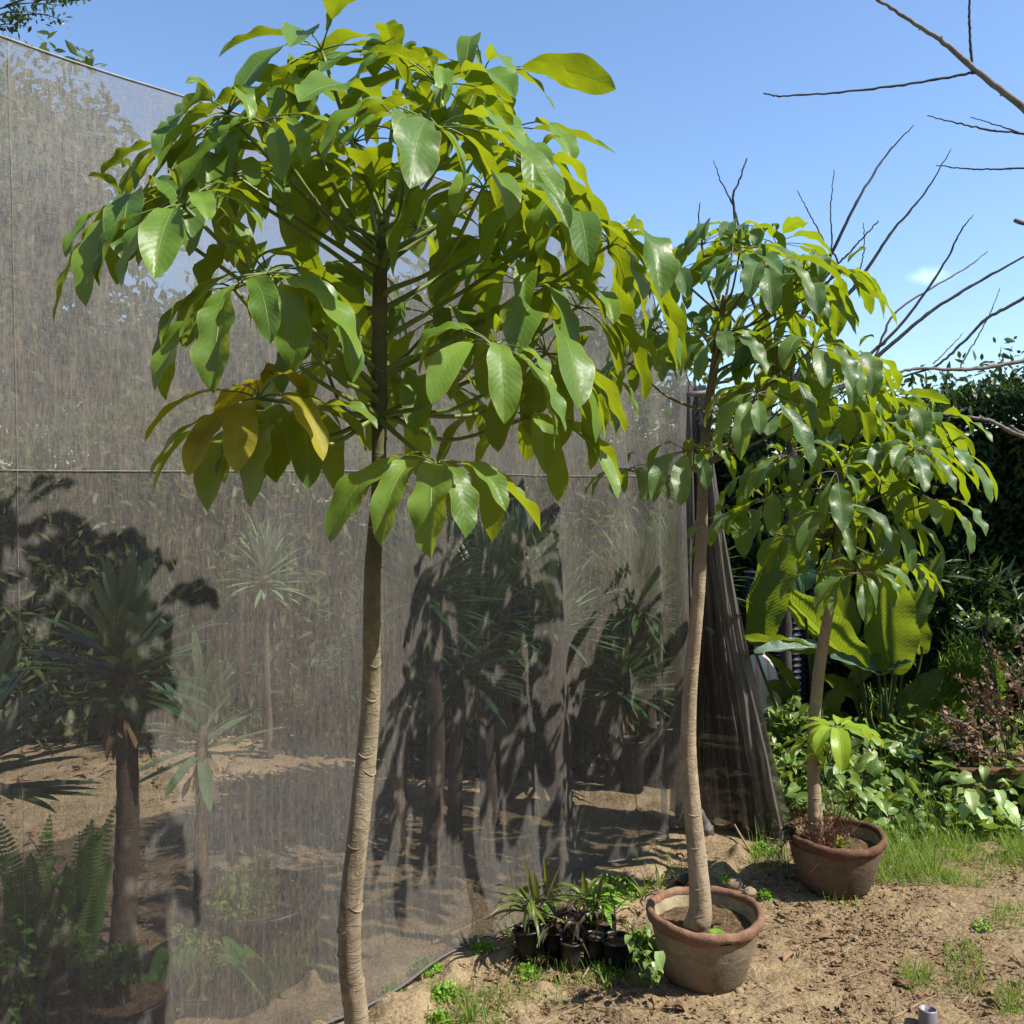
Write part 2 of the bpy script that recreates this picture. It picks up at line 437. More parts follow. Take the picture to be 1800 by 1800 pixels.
M['dry'] = leaf_mat('dry_leaf', (0.19, 0.105, 0.06), (0.32, 0.21, 0.13), (0.26, 0.18, 0.12), (0.3, 0.16, 0.06), 0.1, 0.75, 0.2, rib=(0.34, 0.24, 0.15), vein=0.35, nveins=8, bumpd=0.004)
M['juniper'] = leaf_mat('juniper_needle', (0.09, 0.15, 0.05), (0.16, 0.23, 0.08), (0.09, 0.15, 0.05), (0.2, 0.3, 0.05), 0.2, 0.6, 0.2, vein=0, bumpd=0.001)

def bark_mat(name, c1, c2, c3, upper=None, hs=(0.9, 1.3), bump=0.6, bandf=0.22, spec=0.15):
    m = NT(name)
    uv = m.N('ShaderNodeTexCoord').outputs['UV']
    mp_ = m.N('ShaderNodeMapping'); mp_.inputs['Scale'].default_value = (2.0, 30, 1); m.L(uv, mp_.inputs['Vector'])
    n1 = m.noise(40, 5, vec=m.coord('Object', (1, 1, 0.35)))
    n2 = m.noise(7, 4, vec=m.coord('Object'))
    mo = m.coord('Object', (9, 9, 30))
    n3 = m.noise(1.0, 5, 0.6, vec=mo, dist=1.2)
    band = m.rng_(n3, 0.44, 0.5, 0, 1)
    band2 = m.math('MULTIPLY', band, m.rng_(n3, 0.56, 0.5, 0, 1))
    col = m.mix(m.rng_(n2, 0.3, 0.7), c1, c2)
    col = m.mix(m.math('MULTIPLY', band2, bandf), col, c3)
    fine = m.rng_(n1, 0.3, 0.75)
    col = m.mix(m.math('MULTIPLY', fine, 0.5), col, c3)
    st = m.noise(16, 5, 0.65, m.coord('Object', (1, 1, 0.5)), 0.6)
    col = m.mix(m.rng_(st, 0.52, 0.62, 0, 0.55), col, tuple(c * 0.85 for c in c3))
    col = m.mix(m.rng_(st, 0.40, 0.30, 0, 0.5), col, tuple(min(1, c * 1.25) for c in c1))
    if upper:
        sp = m.N('ShaderNodeSeparateXYZ'); m.L(uv, sp.inputs['Vector'])
        uf = m.rng_(m.math('ADD', sp.outputs['Y'], m.math('MULTIPLY', n2, 0.5)), hs[0] + 0.25, hs[1] + 0.25)
        col = m.mix(uf, col, m.mix(m.rng_(n2, 0.35, 0.6), upper, tuple(c * 0.55 for c in upper)))
    h = m.math('ADD', m.math('MULTIPLY', band2, 0.3), m.math('MULTIPLY', n1, 1.2))
    return m.end(m.pbr(col, 0.85, spec, m.bump(h, bump, 0.006)))
M['bark_tan'] = bark_mat('pale_scarred_bark', (0.36, 0.28, 0.18), (0.28, 0.205, 0.13), (0.17, 0.115, 0.07))
M['bark_a'] = bark_mat('pale_bark_green_brown_with_shade', (0.40, 0.33, 0.235), (0.27, 0.215, 0.145), (0.12, 0.085, 0.052), (0.16, 0.15, 0.075), (0.45, 1.45))  # upper trunk is greener brown, with some of the crown's shade painted in
M['bark_b'] = bark_mat('slim_pale_bark', (0.40, 0.325, 0.22), (0.33, 0.26, 0.17), (0.19, 0.14, 0.09), (0.18, 0.155, 0.08), (0.8, 1.7))
M['bark_grey'] = bark_mat('dark_grey_bark', (0.15, 0.13, 0.11), (0.09, 0.08, 0.065), (0.05, 0.04, 0.03))
M['bark_yucca'] = bark_mat('yucca_bark', (0.14, 0.11, 0.08), (0.10, 0.075, 0.055), (0.09, 0.06, 0.04))
M['twig_dark'] = bark_mat('bare_twig_bark', (0.055, 0.05, 0.05), (0.09, 0.08, 0.075), (0.03, 0.026, 0.025), bump=0.3)
M['twig_light'] = bark_mat('bare_twig_pale_bark', (0.30, 0.26, 0.22), (0.22, 0.19, 0.16), (0.14, 0.11, 0.09), bump=0.3)
M['stick'] = bark_mat('dry_stick', (0.42, 0.33, 0.19), (0.30, 0.21, 0.12), (0.18, 0.12, 0.07), bump=0.3)

def simple(name, col, rough=0.6, spec=0.3, bump=0.0, bs=60, var=0.25, trans=None):
    m = NT(name)
    n = m.noise(bs * 0.2, 4, vec=m.coord('Object')); n2 = m.noise(bs, 4, vec=m.coord('Object'))
    c = m.mix(m.rng_(n, 0.3, 0.7), col, tuple(x * (1 - var) for x in col))
    return m.end(m.pbr(c, rough, spec, m.bump(n2, bump, 0.003) if bump else None))
M['stalk'] = simple('leaf_stalk_green', (0.17, 0.22, 0.05), 0.45, 0.4, var=0.4)
M['stalk_brown'] = simple('leaf_stalk_brown', (0.14, 0.12, 0.055), 0.5, 0.4, var=0.4)
M['stalk_dark'] = simple('paddle_stalk', (0.075, 0.12, 0.035), 0.45, 0.4, var=0.4)
M['black_plastic'] = simple('black_plastic', (0.022, 0.022, 0.026), 0.42, 0.4, 0.25, 120, 0.5)
M['blue_black'] = simple('faded_blue_black_plastic', (0.022, 0.026, 0.045), 0.5, 0.35, 0.25, 120, 0.4)
M['pipe'] = simple('grey_pvc', (0.24, 0.22, 0.24), 0.4, 0.4, 0.1, 100, 0.25)
M['tank'] = simple('pale_grey_plastic', (0.04, 0.048, 0.062), 0.55, 0.3, 0.1, 40, 0.2)
M['rope'] = simple('net_rope', (0.30, 0.29, 0.27), 0.7, 0.3, 0.3, 300, 0.3)
M['post'] = simple('dark_steel_post', (0.07, 0.065, 0.06), 0.6, 0.4, 0.2, 80, 0.5)
M['rust'] = simple('rusty_dead_stems', (0.15, 0.07, 0.04), 0.8, 0.1, var=0.5)
M['wire'] = simple('thin_wire', (0.35, 0.34, 0.33), 0.4, 0.5)
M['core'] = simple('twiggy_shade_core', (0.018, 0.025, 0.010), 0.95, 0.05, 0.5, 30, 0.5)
M['rock'] = simple('pale_rock', (0.37, 0.28, 0.18), 0.9, 0.15, 0.8, 50, 0.4)

def soil_mat():
    m = NT('dry_sandy_soil')
    co = m.coord('Object')
    a = m.noise(1.1, 6, 0.6, co); b = m.noise(9, 6, 0.65, co); c = m.noise(85, 5, 0.7, co); d = m.noise(320, 2, 0.6, co)
    col = m.ramp(b, [(0.30, (0.10, 0.068, 0.038)), (0.45, (0.235, 0.168, 0.092)), (0.6, (0.35, 0.262, 0.146)), (0.78, (0.45, 0.355, 0.215))])
    col = m.mix(m.rng_(a, 0.42, 0.62, 0, 0.85), col, (0.15, 0.095, 0.05))
    col = m.mix(m.rng_(c, 0.42, 0.72, 0, 0.7), col, (0.50, 0.39, 0.24))
    col = m.mix(m.rng_(c, 0.44, 0.30, 0, 0.75), col, (0.13, 0.08, 0.045))
    col = m.mix(m.rng_(d, 0.6, 0.7, 0, 0.6), col, (0.54, 0.44, 0.30))
    # crumbs
    v = m.N('ShaderNodeTexVoronoi'); v.inputs['Scale'].default_value = 60; m.L(co, v.inputs['Vector'])
    h = m.math('ADD', m.math('MULTIPLY', c, 1.1), m.math('ADD', m.math('MULTIPLY', d, 0.4), m.math('MULTIPLY', v.outputs['Distance'], -0.5)))
    return m.end(m.pbr(col, 0.95, 0.08, m.bump(h, 0.85, 0.012)))
M['soil'] = soil_mat()
def potsoil():
    m = NT('dark_potting_soil'); co = m.coord('Object'); b = m.noise(60, 6, 0.7, co)
    col = m.ramp(b, [(0.3, (0.05, 0.03, 0.018)), (0.55, (0.16, 0.105, 0.06)), (0.75, (0.34, 0.26, 0.16))])
    return m.end(m.pbr(col, 0.95, 0.1, m.bump(b, 1.0, 0.02)))
M['potsoil'] = potsoil()

def terracotta(name, rim=False, dark=1.0):
    m = NT(name)
    co = m.coord('Object')
    n = m.noise(9, 6, 0.65, co); f = m.noise(70, 5, 0.65, co)
    st = m.noise(6, 5, 0.6, m.coord('Object', (1, 1, 9)), 0.4)
    if rim:
        col = m.ramp(n, [(0.3, (0.10, 0.055, 0.034)), (0.5, (0.20, 0.105, 0.064)), (0.72, (0.29, 0.19, 0.125))])
        col = m.mix(m.rng_(f, 0.55, 0.8, 0, 0.6), col, (0.36, 0.25, 0.17))
    else:
        col = m.ramp(n, [(0.3, (0.15, 0.105, 0.065)), (0.46, (0.25, 0.19, 0.135)), (0.6, (0.34, 0.275, 0.21)), (0.75, (0.28, 0.17, 0.115))])
        col = m.mix(m.rng_(st, 0.42, 0.62, 0, 0.45), col, (0.17, 0.125, 0.08))
        sep = m.N('ShaderNodeSeparateXYZ'); m.L(m.N('ShaderNodeTexCoord').outputs['UV'], sep.inputs['Vector'])
        big = m.noise(4.5, 5, 0.6, co)
        col = m.mix(m.rng_(big, 0.5, 0.6, 0, 0.75), col, (0.10, 0.08, 0.05))
        col = m.mix(m.rng_(big, 0.42, 0.34, 0, 0.7), col, (0.42, 0.36, 0.28))
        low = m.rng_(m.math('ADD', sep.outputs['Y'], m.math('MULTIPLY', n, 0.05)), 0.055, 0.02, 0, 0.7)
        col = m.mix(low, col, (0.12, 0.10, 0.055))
        # thrown wavy scratch lines
        wv = m.math('ADD', sep.outputs['Y'], m.math('MULTIPLY', m.math('SINE', m.math('MULTIPLY', sep.outputs['X'], 19.0)), 0.006))
        sc = m.math('POWER', m.math('ABSOLUTE', m.math('SINE', m.math('MULTIPLY', wv, 420.0))), 26.0)
        inb = m.math('MULTIPLY', m.rng_(wv, 0.084, 0.092), m.rng_(wv, 0.128, 0.118))
        scr = m.math('MULTIPLY', m.math('MULTIPLY', sc, inb), m.rng_(n, 0.3, 0.5))
        scr = m.math('MULTIPLY', scr, m.rng_(m.noise(14, 3, 0.6, m.coord('Object', (1, 1, 4))), 0.48, 0.62))
        col = m.mix(m.math('MULTIPLY', scr, 0.7), col, (0.55, 0.47, 0.36))
        f = m.math('SUBTRACT', f, m.math('MULTIPLY', scr, 0.8))
    if dark != 1.0:
        col = m.mix(1.0, col, (dark * 1.02, dark * 0.96, dark * 0.92), 'MULTIPLY')
    return m.end(m.pbr(col, 0.85, 0.2, m.bump(f, 0.5, 0.006)))
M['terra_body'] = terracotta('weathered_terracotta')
M['terra_body_shaded'] = terracotta('shaded_terracotta', False, 0.62)  # same clay darkened to hold the right-hand pot's shade; trough reuses it
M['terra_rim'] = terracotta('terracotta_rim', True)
M['terra_rim_shaded'] = terracotta('shaded_terracotta_rim', True, 0.62)  # rim copy with that shade multiplied into the colour
M['terra_in'] = simple('limed_inner_wall', (0.42, 0.36, 0.22), 0.95, 0.1, 0.9, 90, 0.5)

def net_mat(name, base=0.40, lo=0.14, hi=0.66, colr=(0.178, 0.166, 0.152), seam=None):
    m = NT(name)
    uv = m.N('ShaderNodeTexCoord').outputs['UV']
    def mapped(sx, sy):
        q = m.N('ShaderNodeMapping'); q.inputs['Scale'].default_value = (sx, sy, 1); m.L(uv, q.inputs['Vector']); return q.outputs['Vector']
    warp = m.noise(3.0, 3, vec=uv)
    fib = m.noise(1.0, 6, 0.75, mapped(300, 42), 0.5)       # vertical thread streaks
    fib2 = m.noise(1.0, 4, 0.7, mapped(75, 7), 0.8)
    weft = m.noise(1.0, 3, 0.7, mapped(22, 300), 0.2)
    cloud = m.noise(5.0, 7, 0.7, uv)
    big = m.noise(0.7, 3, 0.5, uv)
    op = m.math('ADD', base, m.math('MULTIPLY', m.math('SUBTRACT', fib, 0.5), 0.85))
    op = m.math('ADD', op, m.math('MULTIPLY', m.math('SUBTRACT', fib2, 0.5), 0.30))
    op = m.math('ADD', op, m.math('MULTIPLY', m.math('SUBTRACT', weft, 0.5), 0.25))
    op = m.math('ADD', op, m.math('MULTIPLY', m.math('SUBTRACT', cloud, 0.5), 0.5))
    op = m.math('ADD', op, m.math('MULTIPLY', m.math('SUBTRACT', big, 0.5), 0.30))
    if seam:
        sy = m.N('ShaderNodeSeparateXYZ'); m.L(uv, sy.inputs['Vector'])
        op = m.math('ADD', op, m.rng_(sy.outputs['Y'], seam - 0.004, seam + 0.004, 0, 0.15))
    vs = m.N('ShaderNodeTexVoronoi'); vs.inputs['Scale'].default_value = 1.0; m.L(mapped(62, 48), vs.inputs['Vector'])
    wn = m.N('ShaderNodeSeparateColor'); m.L(vs.outputs['Color'], wn.inputs['Color'])
    sparkle = m.math('MULTIPLY', m.rng_(vs.outputs['Distance'], 0.10, 0.04), m.math('GREATER_THAN', wn.outputs[0], 0.86))
    op2 = m.math('MAXIMUM', m.N('ShaderNodeClamp').outputs[0], 0)
    cl = m.N('ShaderNodeClamp'); m.L(op, cl.inputs['Value']); cl.inputs['Min'].default_value = lo; cl.inputs['Max'].default_value = hi
    opf = m.math('MAXIMUM', cl.outputs[0], m.math('MULTIPLY', sparkle, 0.85))
    col = m.mix(m.rng_(fib, 0.35, 0.7), tuple(c * 0.75 for c in colr), tuple(min(1, c * 1.25) for c in colr))
    col = m.mix(m.rng_(fib2, 0.46, 0.7, 0, 0.55), col, tuple(min(1, c * k) for c, k in zip(colr, (1.9, 1.55, 1.15))))
    col = m.mix(sparkle, col, (0.6, 0.58, 0.52))  # bright thread sparkles painted as pale dots
    d = m.N('ShaderNodeBsdfDiffuse'); m.L(col, d.inputs['Color'])
    t = m.N('ShaderNodeBsdfTranslucent'); m.L(col, t.inputs['Color'])
    g = m.N('ShaderNodeBsdfGlossy'); g.inputs['Roughness'].default_value = 0.45; g.inputs['Color'].default_value = (0.5, 0.5, 0.5, 1)
    nb = m.bump(m.math('ADD', fib, m.math('MULTIPLY', weft, 0.6)), 0.6, 0.002)
    m.L(nb, g.inputs['Normal'])
    a = m.N('ShaderNodeMixShader'); a.inputs['Fac'].default_value = 0.25; m.L(d.outputs[0], a.inputs[1]); m.L(t.outputs[0], a.inputs[2])
    b = m.N('ShaderNodeMixShader'); b.inputs['Fac'].default_value = 0.10; m.L(a.outputs[0], b.inputs[1]); m.L(g.outputs[0], b.inputs[2])
    tp = m.N('ShaderNodeBsdfTransparent')
    c = m.N('ShaderNodeMixShader'); m.L(opf, c.inputs['Fac']); m.L(tp.outputs[0], c.inputs[1]); m.L(b.outputs[0], c.inputs[2])
    return m.end(c.outputs[0])
M['net'] = net_mat('shade_net_cloth', 0.51, 0.10, 0.93, seam=1.533)
M['net_drape'] = net_mat('shade_net_folded', 0.84, 0.6, 0.98, (0.12, 0.11, 0.10))
M['net_hem'] = net_mat('shade_net_hem', 0.8, 0.6, 0.95, (0.16, 0.15, 0.15))

def sack_mat():
    m = NT('white_woven_sack'); co = m.coord('Object', (1, 1, 1))
    w = m.N('ShaderNodeTexWave'); w.inputs['Scale'].default_value = 5; w.inputs['Distortion'].default_value = 2; m.L(co, w.inputs['Vector'])
    n = m.noise(14, 3, vec=co)
    col = m.mix(m.rng_(w.outputs['Fac'], 0.78, 0.95, 0, 0.6), (0.82, 0.80, 0.78), (0.75, 0.25, 0.22))
    return m.end(m.pbr(col, 0.6, 0.3, m.bump(n, 0.6, 0.02)))
M['sack'] = sack_mat()

# ------------------------------------------------------------------ ground
def ground():
    def axis(fine0, fine1, step, far):
        a = list(np.arange(fine0, fine1, step))
        s = step; x = fine1; out = []
        while x < far: out.append(x); s *= 1.25; x += s
        out.append(far)
        s = step; x = fine0 - step; pre = []
        while x > -far: pre.append(x); s *= 1.25; x -= s
        pre.append(-far)
        return np.array(pre[::-1] + a + out)
    xs = axis(-1.6, 2.8, 0.011, 400); ys = axis(2.2, 4.6, 0.011, 400)
    X, Y = np.meshgrid(xs, ys)
    near = np.clip(1.5 - np.abs(X - 0.6) / 2.6, 0, 1) * np.clip(1.6 - np.abs(Y - 3.3) / 1.6, 0, 1)
    cl = fbm(X * 9, Y * 9, 5)
    clod = np.maximum(0, vnoise(X * 15 + 4, Y * 15)) ** 2 * 0.022 * np.clip(0.4 + 1.2 * vnoise(X * 1.7 + 2, Y * 1.7), 0, 1)
    # more clods along the foot of the net
    dn = (X + 0.55) * 0.747 - (Y - 2.63) * 0.665
    foot = np.exp(-((dn - 0.22) / 0.22) ** 2)
    Z = gz(X, Y) + near * (0.0085 * cl + clod * 1.7 + foot * 0.05 * np.maximum(0, vnoise(X * 11, Y * 11)) ** 1.5 + 0.003 * vnoise(X * 42, Y * 42))
    Z = Z - near * 0.0015
    mb = MB()
    V = np.stack([X, Y, Z], -1)[None]
    mb.grid(V, np.stack([X, Y], -1)[None], [0.5])
    o = mb.build('ground', M['soil'])
    tag(o, None, None, None, 'structure')
ground()

# ------------------------------------------------------------------ net screen
N0 = np.array([-0.55, 2.63]); ND = np.array([0.665, 0.747]); NN = np.array([0.747, -0.665])
def netp(t, z, off=0.0):
    p = N0 + ND * t + NN * off
    return np.array([p[0], p[1], z])

def net_screen():
    root = thing('shade_net', 'long translucent grey shade net hung as a screen behind the potted trees', 'shade net', tuple(netp(0, 0)))
    T = np.linspace(-3.2, 2.02, 420); Zt = np.linspace(0, 1, 110)
    TT, ZZ = np.meshgrid(T, Zt)
    top = 2.46 + 0.0 * T
    top = np.where(T > 1.52, 2.46 - (T - 1.52) * 1.12, top)
    bot = 0.012 + 0.012 * np.sin(T * 5) + np.where(T > 1.15, 0.02, 0)
    Z = bot[None, :] + (top - bot)[None, :] * ZZ
    fold = np.clip((T - 0.4) / 1.2, 0, 1)
    low = (1 - ZZ)
    off = 0.012 * np.sin(T * 3.1 + 1)[None, :] + 0.010 * fbm(TT * 2, Z * 1.5, 3)
    off = off + fold[None, :] * (0.016 + 0.026 * low) * np.sin(TT * 23 + 1.4 * np.sin(TT * 7) + 0.8 * Z) + 0.02 * low ** 4 * np.sin(TT * 9)
    off = off + low ** 8 * 0.06 * (0.5 + 0.5 * np.sin(T * 2.3))[None, :]
    V = np.stack([N0[0] + ND[0] * TT + NN[0] * off, N0[1] + ND[1] * TT + NN[1] * off, Z], -1)
    UV = np.stack([TT, Z], -1)
    mb = MB(); mb.grid(V[None], UV[None], [0.5]); mb.build('net_sheet', M['net'], root)
    # hem along the foot, seams and the top rope follow the cloth
    rowp = lambda k: V[k]
    mb = MB(); tube(mb, rowp(0)[::3] + np.array([0, 0, 0.004]), 0.0042, 6); mb.build('bottom_hem', M['net_hem'], root)
    mb = MB(); tube(mb, rowp(-1)[::3], 0.003, 6); mb.build('top_rope', M['rope'], root)
    k = int(np.argmin(abs(Z[:, 200] - 1.515)))
    q = V[k, ::3].copy(); sag = q[:, 2] * 0 + 1.533 - 0.004 * np.sin(np.arange(len(q)) * 0.12)
    q[:, 2] = sag; q[:, :2] += NN * 0.003
    q = q[:int(len(q) * 0.93)]
    mb = MB(); tube(mb, q, 0.0009, 5, rough=0.2); mb.build('seam', M['rope'], root)
    for tt in (-0.79,):     # thin upright seams
        j = int(np.argmin(abs(T - tt)))
        q = V[::4, j].copy(); q[:, :2] += NN * 0.003 + ND * (0.045 * (1 - Z[::4, j] / 2.4))[:, None]
        mb = MB(); tube(mb, q, 0.0005, 4); mb.build('seam', M['rope'], root)
    for tt in (-2.6, 2.04):
        p = netp(tt, 0, -0.03)
        mb = MB(); tube(mb, [p + [0, 0, -0.1], p + [0, 0, 1.0], p + [0, 0, 1.95 if tt > 0 else 2.48]], 0.017, 12); mb.build('post', M['post'], root)
net_screen()

def drape():
    root = thing('gathered_net_end', 'dark bundled end of the shade net hanging in deep folds beside the second tree trunk', 'shade net', tuple(at(1290, 1480, 4.0)))
    nu, nv = 260, 70
    u = np.linspace(0, 1, nu)[None, :]; v = np.linspace(0, 1, nv)[:, None]      # v 0 top .. 1 bottom
    xt = 1200 + 46 * u; xb = 1196 + 182 * u ** 0.9
    vv = v ** 1.2
    px = xt * (1 - vv) + xb * vv + 6 * np.sin(v * 4 + u * 3)
    f1 = np.sin(u * 15 + 2.2 * np.sin(u * 5 + 0.4) + 1.4 * np.sin(v * 2.6)) * (1.3 - 1.0 * u)
    f2 = 0.45 * np.sin(u * 41 + 2.5 * np.sin(v * 3 + u * 4)) * (1 - 0.5 * u)
    f3 = 1.2 * fbm(u * 6 + 1.1 * v, v * 2.2, 5) * (1 - 0.45 * u)
    Yd = 4.14 - 0.12 * v * (0.3 + u) + (0.015 + 0.05 * v) * (f1 + f2 + f3)
    X = (px - 900) / F * 4.08
    ztop = 1.93; zbot = 0.012 + 0.02 * fbm(u * 8, u * 0, 3)
    Z = ztop * (1 - v) + zbot * v
    V = np.stack(np.broadcast_arrays(X, Yd, Z), -1)
    UV = np.stack(np.broadcast_arrays(u * 1.6, Z), -1)
    mb = MB(); mb.grid(V[None], UV[None], [0.5]); mb.build('folded_cloth', M['net_drape'], root)
    # second, inner layer
    V2 = V.copy(); V2[..., 1] += 0.07 + 0.03 * np.sin(u * 31); V2[..., 0] = V2[..., 0] * 0.985
    mb = MB(); mb.grid(V2[None], UV[None] * 1.3, [0.3]); mb.build('inner_cloth', M['net_drape'], root)
    mb = MB(); c = at(1222, 690, 4.1); tube(mb, [c + [-0.05, 0, -0.01], c + [0.06, 0, 0.0]], 0.012, 8); mb.build('tie_knot', M['net_hem'], root)
    # pinched foot of the net at the trunk
    mb = MB(); c = gat(1243, 1473); r_ = 0.03
    tube(mb, [c + [-0.03, 0, 0.12], c + [-0.012, 0, 0.06], c + [0.0, -0.01, 0.03], c + [0.02, -0.02, 0.012]], [0.012, 0.022, 0.032, 0.012], 10, 12, rough=0.12)
    mb.build('bunched_foot', M['net_drape'], root)
drape()

# ------------------------------------------------------------------ terracotta pots
def pot(name, label, c, r=0.17, h=0.213, body='terra_body', rim='terra_rim', chip=False):
    c = np.array([c[0], c[1], float(gz(c[0], c[1])) - 0.004])
    root = thing(name, label, 'plant pot', tuple(c), 'terracotta pots of the umbrella trees')
    rb = r * 0.66
    mb = MB()
    pr = [(0.001, 0.004), (rb * 0.9, 0.002), (rb, 0.006)]
    for k in np.linspace(0, 1, 14)[1:]:
        pr.append((rb + (r * 0.955 - rb) * k ** 0.72, 0.006 + (h - 0.045) * k))
    lathe(mb, pr, c, 64, 0.006)
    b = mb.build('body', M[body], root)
    mb = MB()
    pr = []
    for a in np.linspace(-100, 190, 16):
        pr.append((r * 0.965 + 0.0125 * math.cos(R(a)), h - 0.016 + (0.015 if math.sin(R(a)) > 0 else 0.022) * math.sin(R(a))))
    lathe(mb, pr, c, 96, 0.007)
    o = mb.build('rim', M[rim], root)
    for v in o.data.vertices:
        a = math.atan2(v.co.y, v.co.x)
        v.co.z += 0.0035 * math.sin(a * 2 + 1) + 0.0018 * math.sin(a * 7) + 0.0012 * math.sin(a * 17)
        if v.co.z < h - 0.03: v.co.z += 0.005 * math.sin(a * 3 + c[0] * 9) + 0.003 * math.sin(a * 8)
    mb = MB()
    ri = r * 0.95
    pr = [(ri * 0.96, h - 0.012), (ri * 0.93, h - 0.04), (ri * 0.88, h - 0.075), (ri * 0.84, h - 0.10)]
    lathe(mb, pr, c, 64, 0.006)
    mb.build('inner_wall', M['terra_in'], root)
    mb = MB(); disc(mb, c + [0, 0, h - 0.055], ri * 0.915, 16, 48, 0.006, 0.004)
    mb.build('soil', M['potsoil'], root)
    return root, c + [0, 0, h - 0.05]
P2C = at(1239, 1755, 2.87)[:2]; P3C = at(1468, 1583, 3.51)[:2]; P1C = np.array([-0.292, 1.75])
pot('terracotta_pot', 'terracotta pot under the tallest umbrella tree just below the frame', P1C)
_, S2 = pot('terracotta_pot', 'pale weathered terracotta pot with orange rim and wavy scratch lines, beside the small black pots', P2C)
_, S3 = pot('terracotta_pot', 'reddish terracotta pot in painted shade tones with overgrown soil at the edge of the grass', P3C, 0.175, 0.21, 'terra_body_shaded', 'terra_rim_shaded')
S1 = np.array([P1C[0], P1C[1], 0.16])

# ------------------------------------------------------------------ umbrella trees
def trunk_mesh(pts, rad, n, knob=0.05, seed=1):
    g = np.random.default_rng(seed)
    mb = MB()
    q = spline(np.hstack([pts, np.asarray(rad)[:, None]]), n)
    P, rr = q[:, :3], q[:, 3].copy()
    # leaf-scar swellings
    s = np.concatenate([[0], np.cumsum(np.linalg.norm(np.diff(P, axis=0), axis=1))])
    for c in np.cumsum(g.uniform(0.025, 0.075, 60)):
        rr *= 1 + knob * 0.6 * g.uniform(0.1, 1.3) * np.exp(-((s - c) / 0.006) ** 2)
    tube(mb, P, rr, 20, None, rough=0.005)
    # raised crescent scars
    for c in np.cumsum(g.uniform(0.03, 0.085, 40)):
        if c > s[-1] * 0.9: break
        i = int(np.searchsorted(s, c)); i = min(i, len(P) - 2)
        a0 = g.uniform(0, 6.28)
        a = np.linspace(a0 - 1.0, a0 + 1.0, 9)
        r_ = rr[i] * 1.02
        t = nrm(P[i + 1] - P[i]); x = nrm(np.cross(t, [0, 1, 0.01])); y = np.cross(t, x)
        pts_ = np.array([P[i] + r_ * (x * math.cos(b) + y * math.sin(b)) + t * (-0.006 + 0.010 * (b - a0) ** 2) for b in a])
        tube(mb, pts_, [0.0003, 0.0008, 0.0013, 0.0017, 0.0019, 0.0017, 0.0013, 0.0008, 0.0003], 6, None)
    return mb

